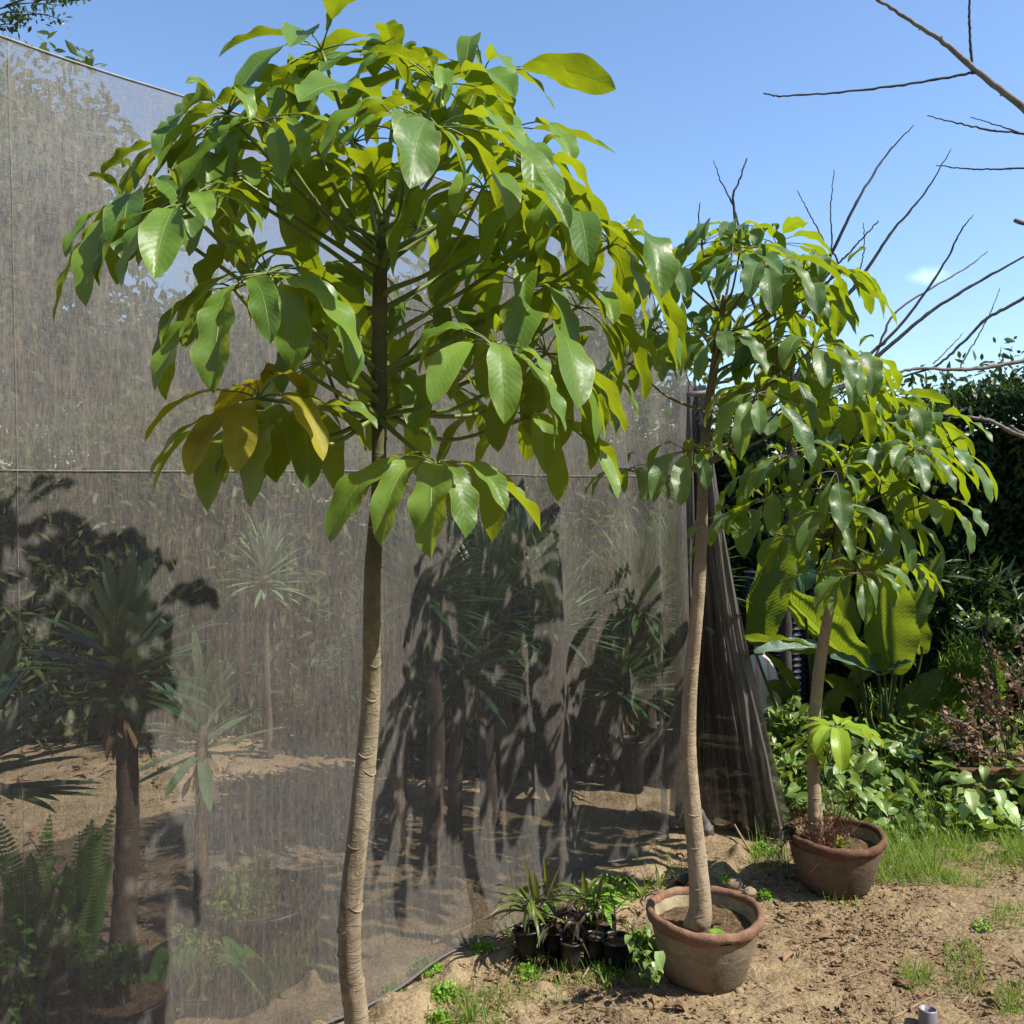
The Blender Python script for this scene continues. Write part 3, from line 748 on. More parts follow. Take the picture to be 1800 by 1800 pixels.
def umbrella_tree(label, trunk_px, Y, base, hubs, L0, matname, stalkmat, seed, axis_top=None, bark='bark_tan', small=1.0, zc=None):
    g = np.random.default_rng(seed)
    root = thing('umbrella_tree', label, 'tree', tuple(base), 'umbrella trees in terracotta pots')
    pts = [base]; rad = [trunk_px[0][2] * Y / F / 2 * 1.0]
    for (px, py, w) in trunk_px:
        p = at(px, py, Y); p[1] = Y + 0.02 * math.sin(py * 0.011)
        pts.append(p); rad.append(w / 2 * Y / F)
    pts = np.array(pts); rad = np.array(rad)
    trunk_mesh(pts, rad, 240, 0.05, seed).build('trunk', M[bark], root)
    dense = spline(pts, 200)
    zs = dense[:, 2]
    for hb in hubs:
        px, py, Yh = hb[0], hb[1], hb[2]
        n = hb[3] if len(hb) > 3 else 9
        sc = hb[4] if len(hb) > 4 else 1.0
        mt = hb[5] if len(hb) > 5 else matname
        tiltk = hb[6] if len(hb) > 6 else 0.55
        hub = at(px, py, Yh)
        # where the stalk leaves the trunk
        hd = np.linalg.norm(hub[:2] - dense[:, :2].mean(0))
        za = min(hub[2] - 0.5 * hd - 0.03, dense[-1, 2] - 0.015 - 0.1 * g.random())
        za = max(za, zs[int(len(zs) * 0.45)] if zc is None else zc)
        i = int(np.argmin(abs(zs - za))); A = dense[i]
        outw = hub - A; outh = np.array([outw[0], outw[1], 0]); outh = outh / max(np.linalg.norm(outh), 0.05)
        n = n + int(g.integers(0, 2))
        ax = nrm(np.array([0, 0, 1.0]) + outh * tiltk * min(1, np.linalg.norm(outw[:2]) * 2.5) + g.normal(0, 0.10, 3))
        e1 = nrm(np.cross(ax, [0.3, 1, 0.2])); e2 = np.cross(ax, e1)
        hi = float(np.clip((hub[2] - dense[-1, 2] + 0.02) * 5, 0, 1))
        th = np.arange(n) * (6.283 / n) + g.uniform(0, 6.28) + g.normal(0, 0.16, n)
        el_ = g.uniform(-0.05, 0.5, n)
        Dr = np.array([(e1 * math.cos(t) + e2 * math.sin(t)) * math.cos(e) + ax * math.sin(e) for t, e in zip(th, el_)])
        pl = L0 * sc * g.uniform(0.22, 0.42, n)
        LL = L0 * sc * g.uniform(0.62, 1.12, n)
        start = hub + Dr * pl[:, None] + np.array([0, 0, -1]) * (pl * 0.08)[:, None]
        D2 = nrm(Dr + np.array([0, 0, -0.14]))
        mb = MB()
        ribbons(mb, start, D2, LL, LL * g.uniform(0.28, 0.40, n), droop=g.uniform(0.62 - 0.27 * hi, 1.0 - 0.12 * hi, n), fold=g.uniform(0.08, 0.45, n),
                wave=g.uniform(0.02, 0.11, n), freq=2.6, twist=g.normal(0, 0.42, n), kind='umbrella_leaf', nu=9, nv=20, rag=0.07,
                UP=ax[None, :], rnd=g.random(n), power=0.5)
        # a few small young leaflets in the heart of the whorl
        k = g.integers(1, 3)
        th2 = g.uniform(0, 6.28, k)
        D3 = np.array([(e1 * math.cos(t) + e2 * math.sin(t)) * 0.5 + ax for t in th2])
        ribbons(mb, hub + nrm(D3) * 0.03 * sc, D3, L0 * sc * g.uniform(0.25, 0.4, k), L0 * sc * 0.13, droop=g.uniform(0.4, 0.8, k), fold=0.7,
                wave=0.12, freq=1.6, twist=g.normal(0, 0.8, k), kind='umbrella_leaf', nu=7, nv=12, rnd=g.random(k))
        lf = mb.build('compound_leaf', M[mt], root)
        mb = MB()
        mid = A * 0.5 + hub * 0.5 + np.array([0, 0, -0.002 - 0.035 * g.random()]) + g.normal(0, 0.008, 3)
        q1 = A * 0.9 + hub * 0.1
        rs = 0.0042 * (L0 / 0.2) * small
        tube(mb, [A, q1, mid, hub], [rs * 2.6, rs * 1.5, rs, rs * 0.85], 8, 22)
        for a_, b_ in zip([hub] * n, start):
            tube(mb, [a_, (a_ + b_) / 2 + [0, 0, 0.004], b_], [rs * 0.55, rs * 0.36, rs * 0.38], 5, 5, cap=False)
        mb.build('leaf_stalk', M[stalkmat], lf)
    return root

h1 = [ # px, py, Y, leaflets, scale, material, tilt
 (565, 88, 1.80, 9, 1.02), (700, 130, 1.95, 9, 0.9), (771, 150, 1.80, 10, 0.9), (850, 130, 2.10, 10, 1.0), (520, 165, 2.00, 9, 0.95),
 (400, 200, 1.85, 9, 1.05), (498, 300, 1.90, 10, 0.95), (460, 215, 1.6, 8, 0.85), (241, 366, 1.80, 8, 1.05), (322, 362, 1.62, 9, 0.92), (395, 320, 1.98, 9, 0.95),
 (713, 235, 1.62, 8, 1.05), (770, 225, 1.52, 9, 1.08), (620, 250, 2.1, 10, 1.0), 
 (934, 300, 1.90, 10, 1.02), (1004, 385, 1.78, 9, 0.95), (1074, 430, 1.95, 10, 1.15, 'leaf_a', 0.9), (900, 230, 2.15, 9, 0.95),
 (470, 480, 1.56, 9, 1.0), (412, 508, 1.68, 9, 1.12), (560, 480, 2.05, 9, 0.95), (850, 330, 1.66, 8, 0.98), (880, 420, 2.1, 9, 1.0),
 (455, 700, 1.74, 8, 0.9, 'leaf_yellow'), (447, 745, 1.90, 8, 1.0), (500, 755, 1.82, 8, 0.95),
 (768, 818, 1.60, 10, 0.92), (927, 507, 1.95, 10, 1.0), (867, 610, 1.62, 9, 0.92), (960, 622, 1.85, 10, 1.05, 'leaf_a', 0.85), (930, 735, 2.05, 8, 0.95),
 (770, 560, 2.2, 9, 0.95), (740, 690, 2.15, 9, 0.95), (570, 640, 2.1, 9, 0.95), (1015, 540, 2.1, 9, 1.0), (330, 250, 1.95, 8, 0.9),
 (735, 400, 2.3, 8, 0.95), (650, 320, 2.2, 8, 0.9), (610, 570, 2.3, 7, 0.9), (1010, 650, 2.15, 9, 0.9)]
t1 = [(622, 1900, 44), (624, 1800, 43), (616, 1690, 40), (620, 1580, 39), (632, 1450, 37), (641, 1340, 37), (650, 1230, 33), (654, 1120, 31), (658, 1000, 29), (664, 900, 26),
      (665, 830, 25), (664, 740, 27), (665, 640, 28), (668, 550, 27), (671, 480, 24), (675, 420, 18), (679, 375, 10)]
h1 = [(h[0], h[1], (1.75 + (h[2] - 1.9) * 0.65) - (0.16 if h[0] < 430 else (0.06 if h[0] < 520 else 0)) + (0.05 if h[0] > 900 else 0), *h[3:]) for h in h1]
h1 = [(*h[:3], h[3] if len(h) > 3 else 9, h[4] * (0.93 if h[0] < 430 else 1), *h[5:]) for h in h1]
umbrella_tree('tallest umbrella tree nearest the camera, broad bright green crown over a pale curved trunk', t1, 1.75, S1, h1, 0.186, 'leaf_a', 'stalk', 3, zc=1.62, bark='bark_a')

h2 = [(1300, 445, 2.75, 10, 1.0), (1235, 430, 2.95, 9, 0.95), (1185, 480, 2.8, 9, 0.95), (1365, 430, 3.0, 10, 1.0), (1425, 480, 2.85, 9, 0.95), (1478, 478, 2.8, 9, 1.05),
      (1262, 588, 2.6, 9, 1.0), (1330, 692, 2.55, 9, 1.0), (1108, 640, 2.8, 8, 0.95), (1208, 795, 2.62, 11, 0.85), (1103, 826, 2.8, 7, 0.75), (1430, 612, 2.65, 9, 1.0),
      (1500, 625, 2.95, 9, 1.0), (1395, 550, 3.05, 9, 1.0), (1185, 590, 3.0, 9, 0.95), (1310, 540, 3.1, 9, 0.95), (1480, 690, 2.9, 9, 0.95), (1400, 690, 3.0, 9, 0.95), (1290, 405, 2.9, 8, 0.85), (1345, 470, 2.65, 9, 0.95), (1395, 500, 2.75, 9, 0.95), (1350, 600, 2.8, 10, 0.95), (1150, 580, 3.0, 8, 0.9), (1370, 650, 2.7, 9, 0.9)]
t2 = [(1226, 1612, 44), (1229, 1590, 40), (1225, 1520, 34), (1217, 1420, 31), (1212, 1320, 28), (1214, 1220, 26), (1220, 1120, 24), (1227, 1020, 22), (1232, 920, 20), (1238, 820, 18),
      (1247, 720, 16), (1258, 640, 15), (1266, 570, 13), (1272, 520, 8)]
umbrella_tree('middle umbrella tree with glossy dark leaves, its slim trunk rising from the pale pot', t2, 2.87, S2 + [-0.03, 0, -0.01], h2, 0.188, 'leaf_b', 'stalk_brown', 8, bark='bark_b', zc=1.55, small=0.9)

h3 = [(1384, 802, 3.25, 10, 0.95), (1421, 800, 3.5, 9, 0.9), (1607, 790, 3.25, 10, 1.0), (1638, 882, 3.3, 9, 0.95), (1513, 1008, 3.2, 10, 0.9), (1470, 905, 3.15, 9, 0.95),
      (1519, 742, 3.4, 9, 0.9), (1590, 735, 3.6, 10, 1.0), (1586, 985, 3.6, 9, 0.85), (1285, 912, 3.55, 9, 0.9), (1350, 880, 3.4, 9, 0.9), (1660, 790, 3.5, 9, 1.0),
      (1450, 720, 3.6, 9, 0.9), (1540, 850, 3.7, 9, 0.95), (1400, 950, 3.6, 9, 0.9), (1560, 910, 3.3, 8, 0.85), (1350, 740, 3.5, 8, 0.9), (1500, 680, 3.5, 8, 0.85), (1440, 1010, 3.35, 6, 0.75), (1470, 830, 3.2, 9, 0.9), (1560, 790, 3.35, 10, 0.95), (1440, 860, 3.45, 9, 0.9), (1510, 930, 3.5, 9, 0.9), (1550, 700, 3.6, 9, 0.9), (1640, 740, 3.7, 9, 0.95), (1320, 830, 3.6, 9, 0.85)]
t3 = [(1433, 1448, 27), (1433, 1420, 24), (1432, 1340, 21), (1435, 1260, 20), (1442, 1170, 20), (1451, 1100, 18), (1460, 1040, 16), (1466, 980, 15), (1472, 900, 14), (1482, 830, 13), (1490, 780, 9)]
tree3 = umbrella_tree('shortest umbrella tree on the right, low dark crown in front of the hedge', t3, 3.51, S3 + [-0.075, 0, -0.01], h3, 0.200, 'leaf_b', 'stalk_brown', 21, bark='bark_b', zc=1.30, small=0.9)
# fresh shoots low on its trunk
def low_shoot():
    A = at(1437, 1345, 3.5)
    for (px, py, n, sc, Yh) in ((1470, 1280, 11, 0.95, 3.40), (1422, 1308, 6, 0.65, 3.45), (1450, 1330, 5, 0.5, 3.42)):
        hub = at(px, py, Yh)
        g = np.random.default_rng(px)
        th = np.arange(n) * 6.283 / n + 0.5
        Dr = np.stack([np.cos(th), np.sin(th), np.full(n, 0.25)], 1)
        mb = MB(); L = 0.2 * sc * g.uniform(0.6, 1.1, n)
        st = hub + nrm(Dr) * 0.025
        ribbons(mb, st, Dr, L, L * 0.34, droop=g.uniform(0.3, 0.9, n), fold=0.3, wave=0.05, kind='umbrella_leaf', nu=7, nv=12, power=0.7)
        sh = mb.build('young_shoot', M['leaf_young'], tree3)
        mb = MB(); tube(mb, [A, (A + hub) / 2 + [0.01, 0, -0.01], hub], [0.003, 0.0022, 0.0016], 6, 10)
        for b_ in st: tube(mb, [hub, b_], 0.0008, 4, cap=False)
        mb.build('shoot_stalk', M['stalk'], sh)
        sh['label'] = 'bright yellow-green young leaves sprouting low on the trunk'
low_shoot()

# ------------------------------------------------------------------ yuccas behind the net
def yucca(label, head, base, n, L, mat, tr=0.03, seed=0, W=0.035, skirt=True, group='yuccas behind the net', lo=-0.25):
    g = np.random.default_rng(seed)
    head = np.array(head, float); base = np.array(base, float)
    root = thing('yucca', label, 'yucca', tuple(base), group)
    mb = MB()
    mid = (head + base) / 2 + np.array([g.normal(0, 0.02), g.normal(0, 0.02), 0])
    tube(mb, [base, base * 0.7 + mid * 0.3, mid, head], [tr * 1.35, tr * 1.1, tr, tr * 0.8], 14, 60, rough=0.05)
    mb.build('trunk', M['bark_yucca'], root)
    mb = MB()
    th = g.uniform(0, 6.28, n); e = np.linspace(lo, 1.4, n) + g.normal(0, 0.12, n)
    D = np.stack([np.cos(th) * np.cos(e), np.sin(th) * np.cos(e), np.sin(e)], 1)
    P = head + np.stack([0 * th, 0 * th, np.linspace(-0.08, 0.06, n)], 1) + D * tr * 0.6
    LL = L * g.uniform(0.7, 1.1, n)
    ribbons(mb, P, D, LL, W * g.uniform(0.8, 1.2, n), droop=g.uniform(0.02, 0.35, n), fold=0.35, kind='sword', nu=3, nv=9, rnd=g.random(n), power=1.4)
    mb.build('leaf_rosette', M[mat], root)
    if skirt:
        mb = MB(); k = int(n * 0.5)
        th = g.uniform(0, 6.28, k); e = g.uniform(-1.2, -0.5, k)
        D = np.stack([np.cos(th) * np.cos(e), np.sin(th) * np.cos(e), np.sin(e)], 1)
        P = head + np.stack([0 * th, 0 * th, g.uniform(-0.16, -0.03, k)], 1) + D * tr * 0.7
        ribbons(mb, P, D, L * g.uniform(0.2, 0.45, k), W * 0.7, droop=0.6, fold=0.3, twist=g.normal(0, 0.8, k), kind='sword', nu=3, nv=6)
        mb.build('dead_leaf_skirt', M['straw'], root)
    return root

def tub(name, label, c, r, h, mat='black_plastic', soil=True, group=None, cat='tub', taper=0.85, tilt=(0, 0)):
    c = np.array(c, float)
    root = thing(name, label, cat, tuple(c), group)
    mb = MB()
    w = max(0.0022, r * 0.03)
    pr = [(0.001, 0.002), (r * taper, 0.002), (r * (taper + 0.5 * (1 - taper)), h * 0.5), (r * 0.985, h * 0.93), (r + w, h * 0.935), (r + w * 1.4, h * 0.97), (r + w, h), (r - w, h), (r - w * 1.6, h * 0.9), (r * taper, 0.01)]
    lathe(mb, pr, c, 40, 0.006)
    mb.build('shell', M[mat], root)
    if soil:
        mb = MB(); disc(mb, c + [0, 0, h * 0.84], r * 0.955, 8, 32, 0.004 if r > 0.08 else 0.002)
        mb.build('soil', M['potsoil'], root)
    root.rotation_euler = (tilt[0], tilt[1], 0)
    return root, c + [h * 0.84 * math.sin(tilt[1]), -h * 0.84 * math.sin(tilt[0]), h * 0.84]

cA = at(195, 1751, 2.42); _, sA = tub('black_tub', 'wide round black tub holding the thick yucca behind the net', (cA[0], cA[1], 0), 0.165, 0.21)
yucca('thick trunked yucca with spiky dark leaves in the round tub behind the net', at(220, 1165, 2.50), (sA[0] + 0.01, sA[1] + 0.03, 0.16), 85, 0.25, 'yucca', 0.030, 1, 0.052)
cB = at(352, 1740, 2.95)
yucca('slim yucca with pale green leaves right of the thick yucca', at(355, 1285, 2.95), (cB[0], cB[1], 0), 34, 0.25, 'yucca_pale', 0.021, 2, 0.045)
cC = at(-60, 1700, 2.35)
yucca('yucca at the left edge showing only its dark leaf tips', at(-55, 1345, 2.35), (cC[0], cC[1], 0), 60, 0.30, 'yucca', 0.03, 5, 0.05)
for k, (lab, hx, hy, Y, n, L, mt, tr) in enumerate([
        ('tall yucca directly right of the nearest trunk behind the net', 745, 1035, 3.75, 110, 0.36, 'yucca', 0.035),
        ('yucca with a wide drooping head left of the pale net patch', 850, 1080, 4.2, 110, 0.42, 'yucca', 0.035),
        ('pale yucca head seen in the brightest strip of net', 975, 1090, 4.3, 80, 0.36, 'yucca_pale', 0.045),
        ('spiky yucca behind the net just left of the second trunk', 1130, 1060, 4.75, 120, 0.42, 'yucca', 0.04),
        ('faint pale yucca far behind the net left of the nearest trunk', 465, 1010, 5.2, 60, 0.30, 'yucca_pale', 0.02),
        ('low bushy yucca between the trunks behind the net', 690, 1140, 4.4, 100, 0.38, 'yucca', 0.035)]):
    p = at(hx, hy, Y); L *= 0.9
    yucca(lab, p, (p[0] + 0.03, p[1], 0), n * 2, L, mt, tr, 30 + k, 0.03)

# ------------------------------------------------------------------ ferns
def fern(label, c, n, L, seed, spread=0.5):
    g = np.random.default_rng(seed)
    c = np.array(c, float)
    root = thing('fern', label, 'fern', tuple(c), 'ferns behind the net')
    for k in range(n):
        th = g.uniform(0, 6.28); up = g.uniform(1.1, 2.6)
        D = nrm(np.array([math.cos(th) * spread, math.sin(th) * spread, up]))
        Lk = L * g.uniform(0.65, 1.1)
        s = np.linspace(0, 1, 34); a = 0.42 * s ** 2 * g.uniform(0.3, 1.6)
        dk = nrm(D[None] * (1 - a)[:, None] + np.array([0, 0, -1.0]) * a[:, None])
        pos = c + np.cumsum(dk, 0) * Lk / 34
        up_ = nrm(np.array([-math.cos(th), -math.sin(th), 0.4]) + g.normal(0, 0.4, 3))
        side = nrm(np.cross(dk, up_))
        mb = MB()
        tube(mb, pos[::3], 0.0012, 4)
        w = 0.045 * np.sin(np.pi * np.clip(s, 0.03, 1) ** 0.6) ** 0.7 + 0.004
        for sg in (-1, 1):
            D2 = side * sg + dk * 0.25
            ribbons(mb, pos[2:], D2[2:], w[2:], 0.010, droop=0.15, fold=0.1, kind='strap', nu=2, nv=4, UP=up_[None])
        mb.build('frond', M['fern'], root)
fern('fern with tall upright fronds at the left edge behind the net', gat(125, 1795) + [0, 0.05, 0.1], 14, 0.44, 1, 0.35)
fern('fern crowding the bottom left corner behind the net', gat(20, 1795) + [0, 0.1, 0.08], 12, 0.42, 2, 0.5)
fern('small fern left of the nearest trunk base behind the net', np.array(at(470, 1760, 2.72)), 9, 0.26, 3, 0.9)
fern('tiny fern by the rim of the round tub', np.array(at(300, 1770, 2.5)), 7, 0.18, 4, 1.0)

# ------------------------------------------------------------------ leaf masses
def leaf_cloud(mb, pts, size, asp=0.42, up=0.4, kind='lance', droop=0.2, rnd=None, out=None, nu=3, nv=4):
    n = len(pts)
    D = rng.normal(0, 1, (n, 3))
    if out is not None: D = D * 0.7 + out
    D[:, 2] += up
    sz = size * rng.uniform(0.6, 1.25, n)
    ribbons(mb, pts, D, sz, sz * asp, droop=droop, fold=0.25, kind=kind, nu=nu, nv=nv, UP=rng.normal(0, 0.6, (n, 3)) + [0, 0, 1.0], rnd=rnd)

def blob_points(c, rad, n, shell=0.75, lump=0.25, seed=0):
    g = np.random.default_rng(seed)
    d = nrm(g.normal(0, 1, (n, 3)))
    l = 1 + lump * (np.sin(d[:, 0] * 7 + seed) * np.sin(d[:, 1] * 6 + 2 * seed) + 0.6 * np.sin(d[:, 2] * 9 + seed))
    r = g.random(n) ** (1 / 3) ; r = np.where(g.random(n) < shell, 0.7 + 0.3 * r, r)
    return np.array(c) + d * np.array(rad) * (r * l)[:, None]

def bush(name, label, cat, c, rad, n, size, mat, seed=0, stem=True, group=None, clusters=8, asp=0.45, up=0.4):
    g = np.random.default_rng(seed); c = np.array(c, float); rad = np.array(rad, float)
    base = np.array([c[0], c[1], 0.0])
    root = thing(name, label, cat, tuple(base), group)
    mb = MB()
    for k in range(clusters):
        d = nrm(g.normal(0, 1, 3)); cc = c + d * rad * g.uniform(0.2, 0.75)
        leaf_cloud(mb, blob_points(cc, rad * g.uniform(0.3, 0.55), n // clusters, 0.6, 0.3, k + seed), size, asp, up)
    mb.build('foliage', M[mat], root)
    if stem:
        mb = MB()
        for k in range(5):
            e = c + nrm(g.normal(0, 1, 3)) * rad * 0.6; e[2] = max(e[2], c[2])
            tube(mb, [base + [g.normal(0, 0.02), g.normal(0, 0.02), -0.02], (base + e) / 2 + g.normal(0, 0.03, 3), e], [0.008, 0.006, 0.002], 6, 10)
        mb.build('stems', M['bark_grey'], root)
    return root

bush('leafy_bush', 'yellow-green small leaved bush behind the net left of the nearest trunk', 'bush', at(425, 1600, 2.95), (0.15, 0.12, 0.17), 2600, 0.028, 'bush', 4)
bush('leafy_bush', 'low spreading pale bush between the two tubs behind the net', 'bush', at(345, 1680, 2.8), (0.17, 0.10, 0.09), 2000, 0.026, 'bush', 6)
bush('leafy_bush', 'dark green undergrowth around the foot of the thick yucca', 'bush', at(60, 1700, 2.6), (0.26, 0.12, 0.17), 3600, 0.032, 'fern', 9)
bush('leafy_bush', 'green weeds growing in the round tub', 'bush', at(205, 1690, 2.42), (0.09, 0.07, 0.06), 1100, 0.022, 'fern', 12)

bush('leafy_bush', 'dark shrub mass behind the yuccas between the first two trunks', 'bush', at(790, 1190, 5.3), (0.75, 0.25, 0.42), 9000, 0.075, 'hedge', 51, clusters=22)
bush('leafy_bush', 'long low dark shrubbery behind the yucca trunks', 'bush', at(900, 1290, 4.95), (0.75, 0.2, 0.24), 9000, 0.07, 'hedge', 54, clusters=24)
bush('leafy_bush', 'dark shrub mass behind the net near the second trunk', 'bush', at(1120, 1180, 5.6), (0.6, 0.25, 0.5), 8000, 0.075, 'hedge', 52, clusters=20)
for k, (lab, hx, hy, Y, n, L) in enumerate([('low dark yucca crowding the nearest trunk behind the net', 715, 1090, 3.9, 150, 0.34), ('shadowed yucca head under the wide drooping one', 815, 1170, 4.0, 150, 0.32),
        ('leaning yucca head at the edge of the pale net strip', 905, 1010, 4.5, 150, 0.36), ('lowest yucca behind the net by the second trunk', 1090, 1200, 4.6, 140, 0.34), ('yucca almost hidden behind the second trunk', 1195, 1020, 5.0, 140, 0.4)]):
    p = at(hx, hy, Y); yucca(lab, p, (p[0] - 0.04, p[1], 0), n, L, 'yucca', 0.03, 60 + k, 0.034)
p_ = at(455, 1790, 2.95); tub('black_tub', 'big square shouldered black planting bag behind the net', (p_[0], p_[1] , 0), 0.19, 0.22, taper=0.95)
for k, (lab, px, Y, r, h) in enumerate([('black nursery pot behind the net left of the second trunk', 1110, 4.6, 0.07, 0.26),
                                        ('taller black nursery pot behind the net close to the second trunk', 1165, 4.7, 0.075, 0.30)]):
    p = at(px, 1400, Y); tub('nursery_pot', lab, (p[0], p[1], 0), r, h, cat='plant pot', group='black pots standing behind the net', taper=0.8)
# scattered straw and leaf bits on the ground behind the net
# ------------------------------------------------------------------ background trees
def tree(name, label, base, crown_c, rad, n, size, mat, seed, bark='bark_grey', group='trees beyond the net', clusters=16, tr=0.09, asp=0.42):
    g = np.random.default_rng(seed); base = np.array(base, float); cc = np.array(crown_c, float); rad = np.array(rad, float)
    root = thing(name, label, 'tree', tuple(base), group)
    mb = MB(); top = cc * 0.8 + base * 0.2; top[0] = cc[0]; top[1] = cc[1]
    tube(mb, [base, base * 0.6 + top * 0.4 + g.normal(0, 0.05, 3), top], [tr, tr * 0.75, tr * 0.4], 10, 20, rough=0.04)
    ends = []
    for k in range(clusters):
        d = nrm(g.normal(0, 1, 3)); e = cc + d * rad * g.uniform(0.35, 0.8); ends.append(e)
        s = base * 0.45 + top * 0.55
        s = s + (top - s) * g.random()
        tube(mb, [s, (s + e) / 2 + g.normal(0, 0.06, 3), e], [tr * 0.3, tr * 0.2, tr * 0.08], 6, 8)
    mb.build('trunk', M[bark], root)
    mb = MB()
    for k, e in enumerate(ends):
        leaf_cloud(mb, blob_points(e, rad * g.uniform(0.28, 0.46), n // clusters, 0.5, 0.35, k + seed), size, asp)
    mb.build('crown', M[mat], root)
# left trees behind the net; one reaches over its top edge
def gb(px, Y): return (((px - 900) / F) * Y, Y, 0)
tree('leafy_tree', 'leafy tree at far left whose twigs show over the net top', gb(-260, 5.6), at(-190, 330, 5.6), (1.1, 0.9, 1.15), 15000, 0.085, 'backleaf', 1, tr=0.06, clusters=30)
tree('leafy_tree', 'olive coloured tree filling the upper left behind the net', gb(90, 6.4), at(40, 470, 6.4), (1.25, 0.8, 1.35), 17000, 0.10, 'backleaf', 2, clusters=34, tr=0.06)
tree('leafy_tree', 'broad tree behind the net below the crown of the nearest tree', gb(420, 7.0), at(420, 690, 7.0), (1.6, 0.9, 0.8), 15000, 0.11, 'backleaf', 3, clusters=34, tr=0.06)
tree('leafy_tree', 'tree behind the net between the first two trunks', gb(820, 7.4), at(850, 690, 7.4), (1.6, 0.9, 0.9), 15000, 0.11, 'backleaf', 4, clusters=34, tr=0.06)
def overhang():
    root = thing('leafy_branch', 'small leafy branch tip poking over the top left of the net', 'branch', tuple(at(-10, 30, 5.2)))
    mb = MB(); lf = MB()
    for (x0, y0, x1, y1) in ((-30, 40, 60, 22), (-20, 20, 110, 10), (20, 30, 118, 38), (10, 10, 130, -6), (-30, 60, 40, 45), (60, 5, 150, -10)):
        a, b_ = at(x0, y0, 5.2), at(x1, y1, 5.2 + rng.normal(0, 0.08))
        mid = (a + b_) / 2 + [0, 0, 0.03]
        tube(mb, [a, mid, b_], [0.006, 0.004, 0.0015], 5, 8)
        t = rng.random(45)[:, None]; pts = a * (1 - t) + b_ * t + rng.normal(0, 0.018, (45, 3))
        leaf_cloud(lf, pts, 0.042, 0.42, -0.3)
    l = mb.build('twigs', M['bark_grey'], root); lf.build('leaves', M['hedge'], root)
overhang()

# ------------------------------------------------------------------ hedges
def hedge(label, path, thick, n, size, mat, seed, skyline, group='hedges closing the garden', core=True, sc=0.42):
    """path: list of (x, y); skyline: height along it"""
    g = np.random.default_rng(seed)
    path = np.array(path, float); sk = np.array(skyline, float)
    base = (path[0][0], path[0][1], 0)
    root = thing('hedge', label, 'hedge', base, group)
    seg = np.linspace(0, 1, len(path))
    f = lambda t: np.stack([np.interp(t, seg, path[:, 0]), np.interp(t, seg, path[:, 1])], -1)
    hh = lambda t: np.interp(t, seg, sk)
    t = g.random(n); P = f(t)
    h = hh(t) * (1 + 0.05 * fbm(t * 26, t * 3 + seed, 3))
    tan = nrm(f(np.clip(t + 0.01, 0, 1)) - f(np.clip(t - 0.01, 0, 1))); nor = np.stack([tan[:, 1], -tan[:, 0]], -1)
    front = g.random(n) < 0.8
    lump = 0.22 * fbm(t * 18 + 3, h * 0 + g.random(n) * 0, 2)
    z = np.where(front, g.random(n) ** 0.8 * h, h * (0.93 + 0.1 * g.random(n)))
    lump = 0.10 * fbm(t * 20, z * 2.0, 3)
    o_ = np.where(front, thick * 0.5 + lump + g.normal(0, 0.05, n), g.uniform(-0.5, 0.5, n) * thick)
    P3 = np.stack([P[:, 0] + nor[:, 0] * o_, P[:, 1] + nor[:, 1] * o_, z], -1)
    # wispy top shoots
    m = n // 14; ts = g.random(m); Ps = f(ts); hs = hh(ts)
    tops = np.stack([Ps[:, 0] + g.normal(0, thick * 0.25, m), Ps[:, 1] + g.normal(0, thick * 0.2, m), hs * (1 + 0.05 * fbm(ts * 26, ts * 3 + seed, 3)) + np.abs(g.normal(0, 0.09, m))], -1)
    mb = MB()
    leaf_cloud(mb, np.vstack([P3, tops]), size, sc, 0.5, out=None)
    mb.build('foliage', M[mat], root)
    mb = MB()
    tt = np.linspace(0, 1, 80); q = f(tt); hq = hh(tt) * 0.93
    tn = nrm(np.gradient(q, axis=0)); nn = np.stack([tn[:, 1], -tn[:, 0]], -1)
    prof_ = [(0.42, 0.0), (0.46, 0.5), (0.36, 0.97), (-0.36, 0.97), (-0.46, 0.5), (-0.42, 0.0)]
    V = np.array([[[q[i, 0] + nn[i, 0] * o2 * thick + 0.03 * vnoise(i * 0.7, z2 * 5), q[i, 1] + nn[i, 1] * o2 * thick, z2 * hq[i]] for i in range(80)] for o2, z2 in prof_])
    mb.grid(V[None], np.zeros(V.shape[:2] + (2,))[None], [0.5]); mb.build('inner_shade_core', M['core'], root)  # near-black sheet painted as the shade inside the hedge
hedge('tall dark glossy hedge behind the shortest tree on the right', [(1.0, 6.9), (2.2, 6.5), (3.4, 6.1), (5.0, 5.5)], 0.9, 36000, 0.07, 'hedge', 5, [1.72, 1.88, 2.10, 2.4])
hedge('dark thicket of growth closing the yard behind the net', [(-6.0, 5.9), (-5.0, 5.87), (-4.0, 5.83), (-3.0, 5.8), (-2.2, 5.9), (-1.2, 6.0), (-0.4, 6.1), (0.5, 6.4), (1.4, 6.9)], 0.8, 20000, 0.10, 'backleaf', 6, [2.1, 1.55, 2.2, 1.6, 2.0, 1.5, 2.1, 1.9, 2.1], sc=0.3)
hedge('unseen hedge added behind the viewer to block skylight, outside the picture', [(6.5, -3.6), (2.0, -3.9), (-2.5, -3.8), (-6.5, -3.4)], 1.0, 5000, 0.26, 'hedge', 8, [3.8, 4.2, 4.0, 3.6])  # added out of view to screen off skylight and deepen shadows
hedge('unseen hedge added far to the right to cut skylight, outside the picture', [(7.4, 6.0), (7.2, 2.5), (7.2, -3.0)], 1.0, 4000, 0.26, 'hedge', 9, [3.6, 3.9, 3.8])  # second added blocker, keeps sky fill off the scene from the right
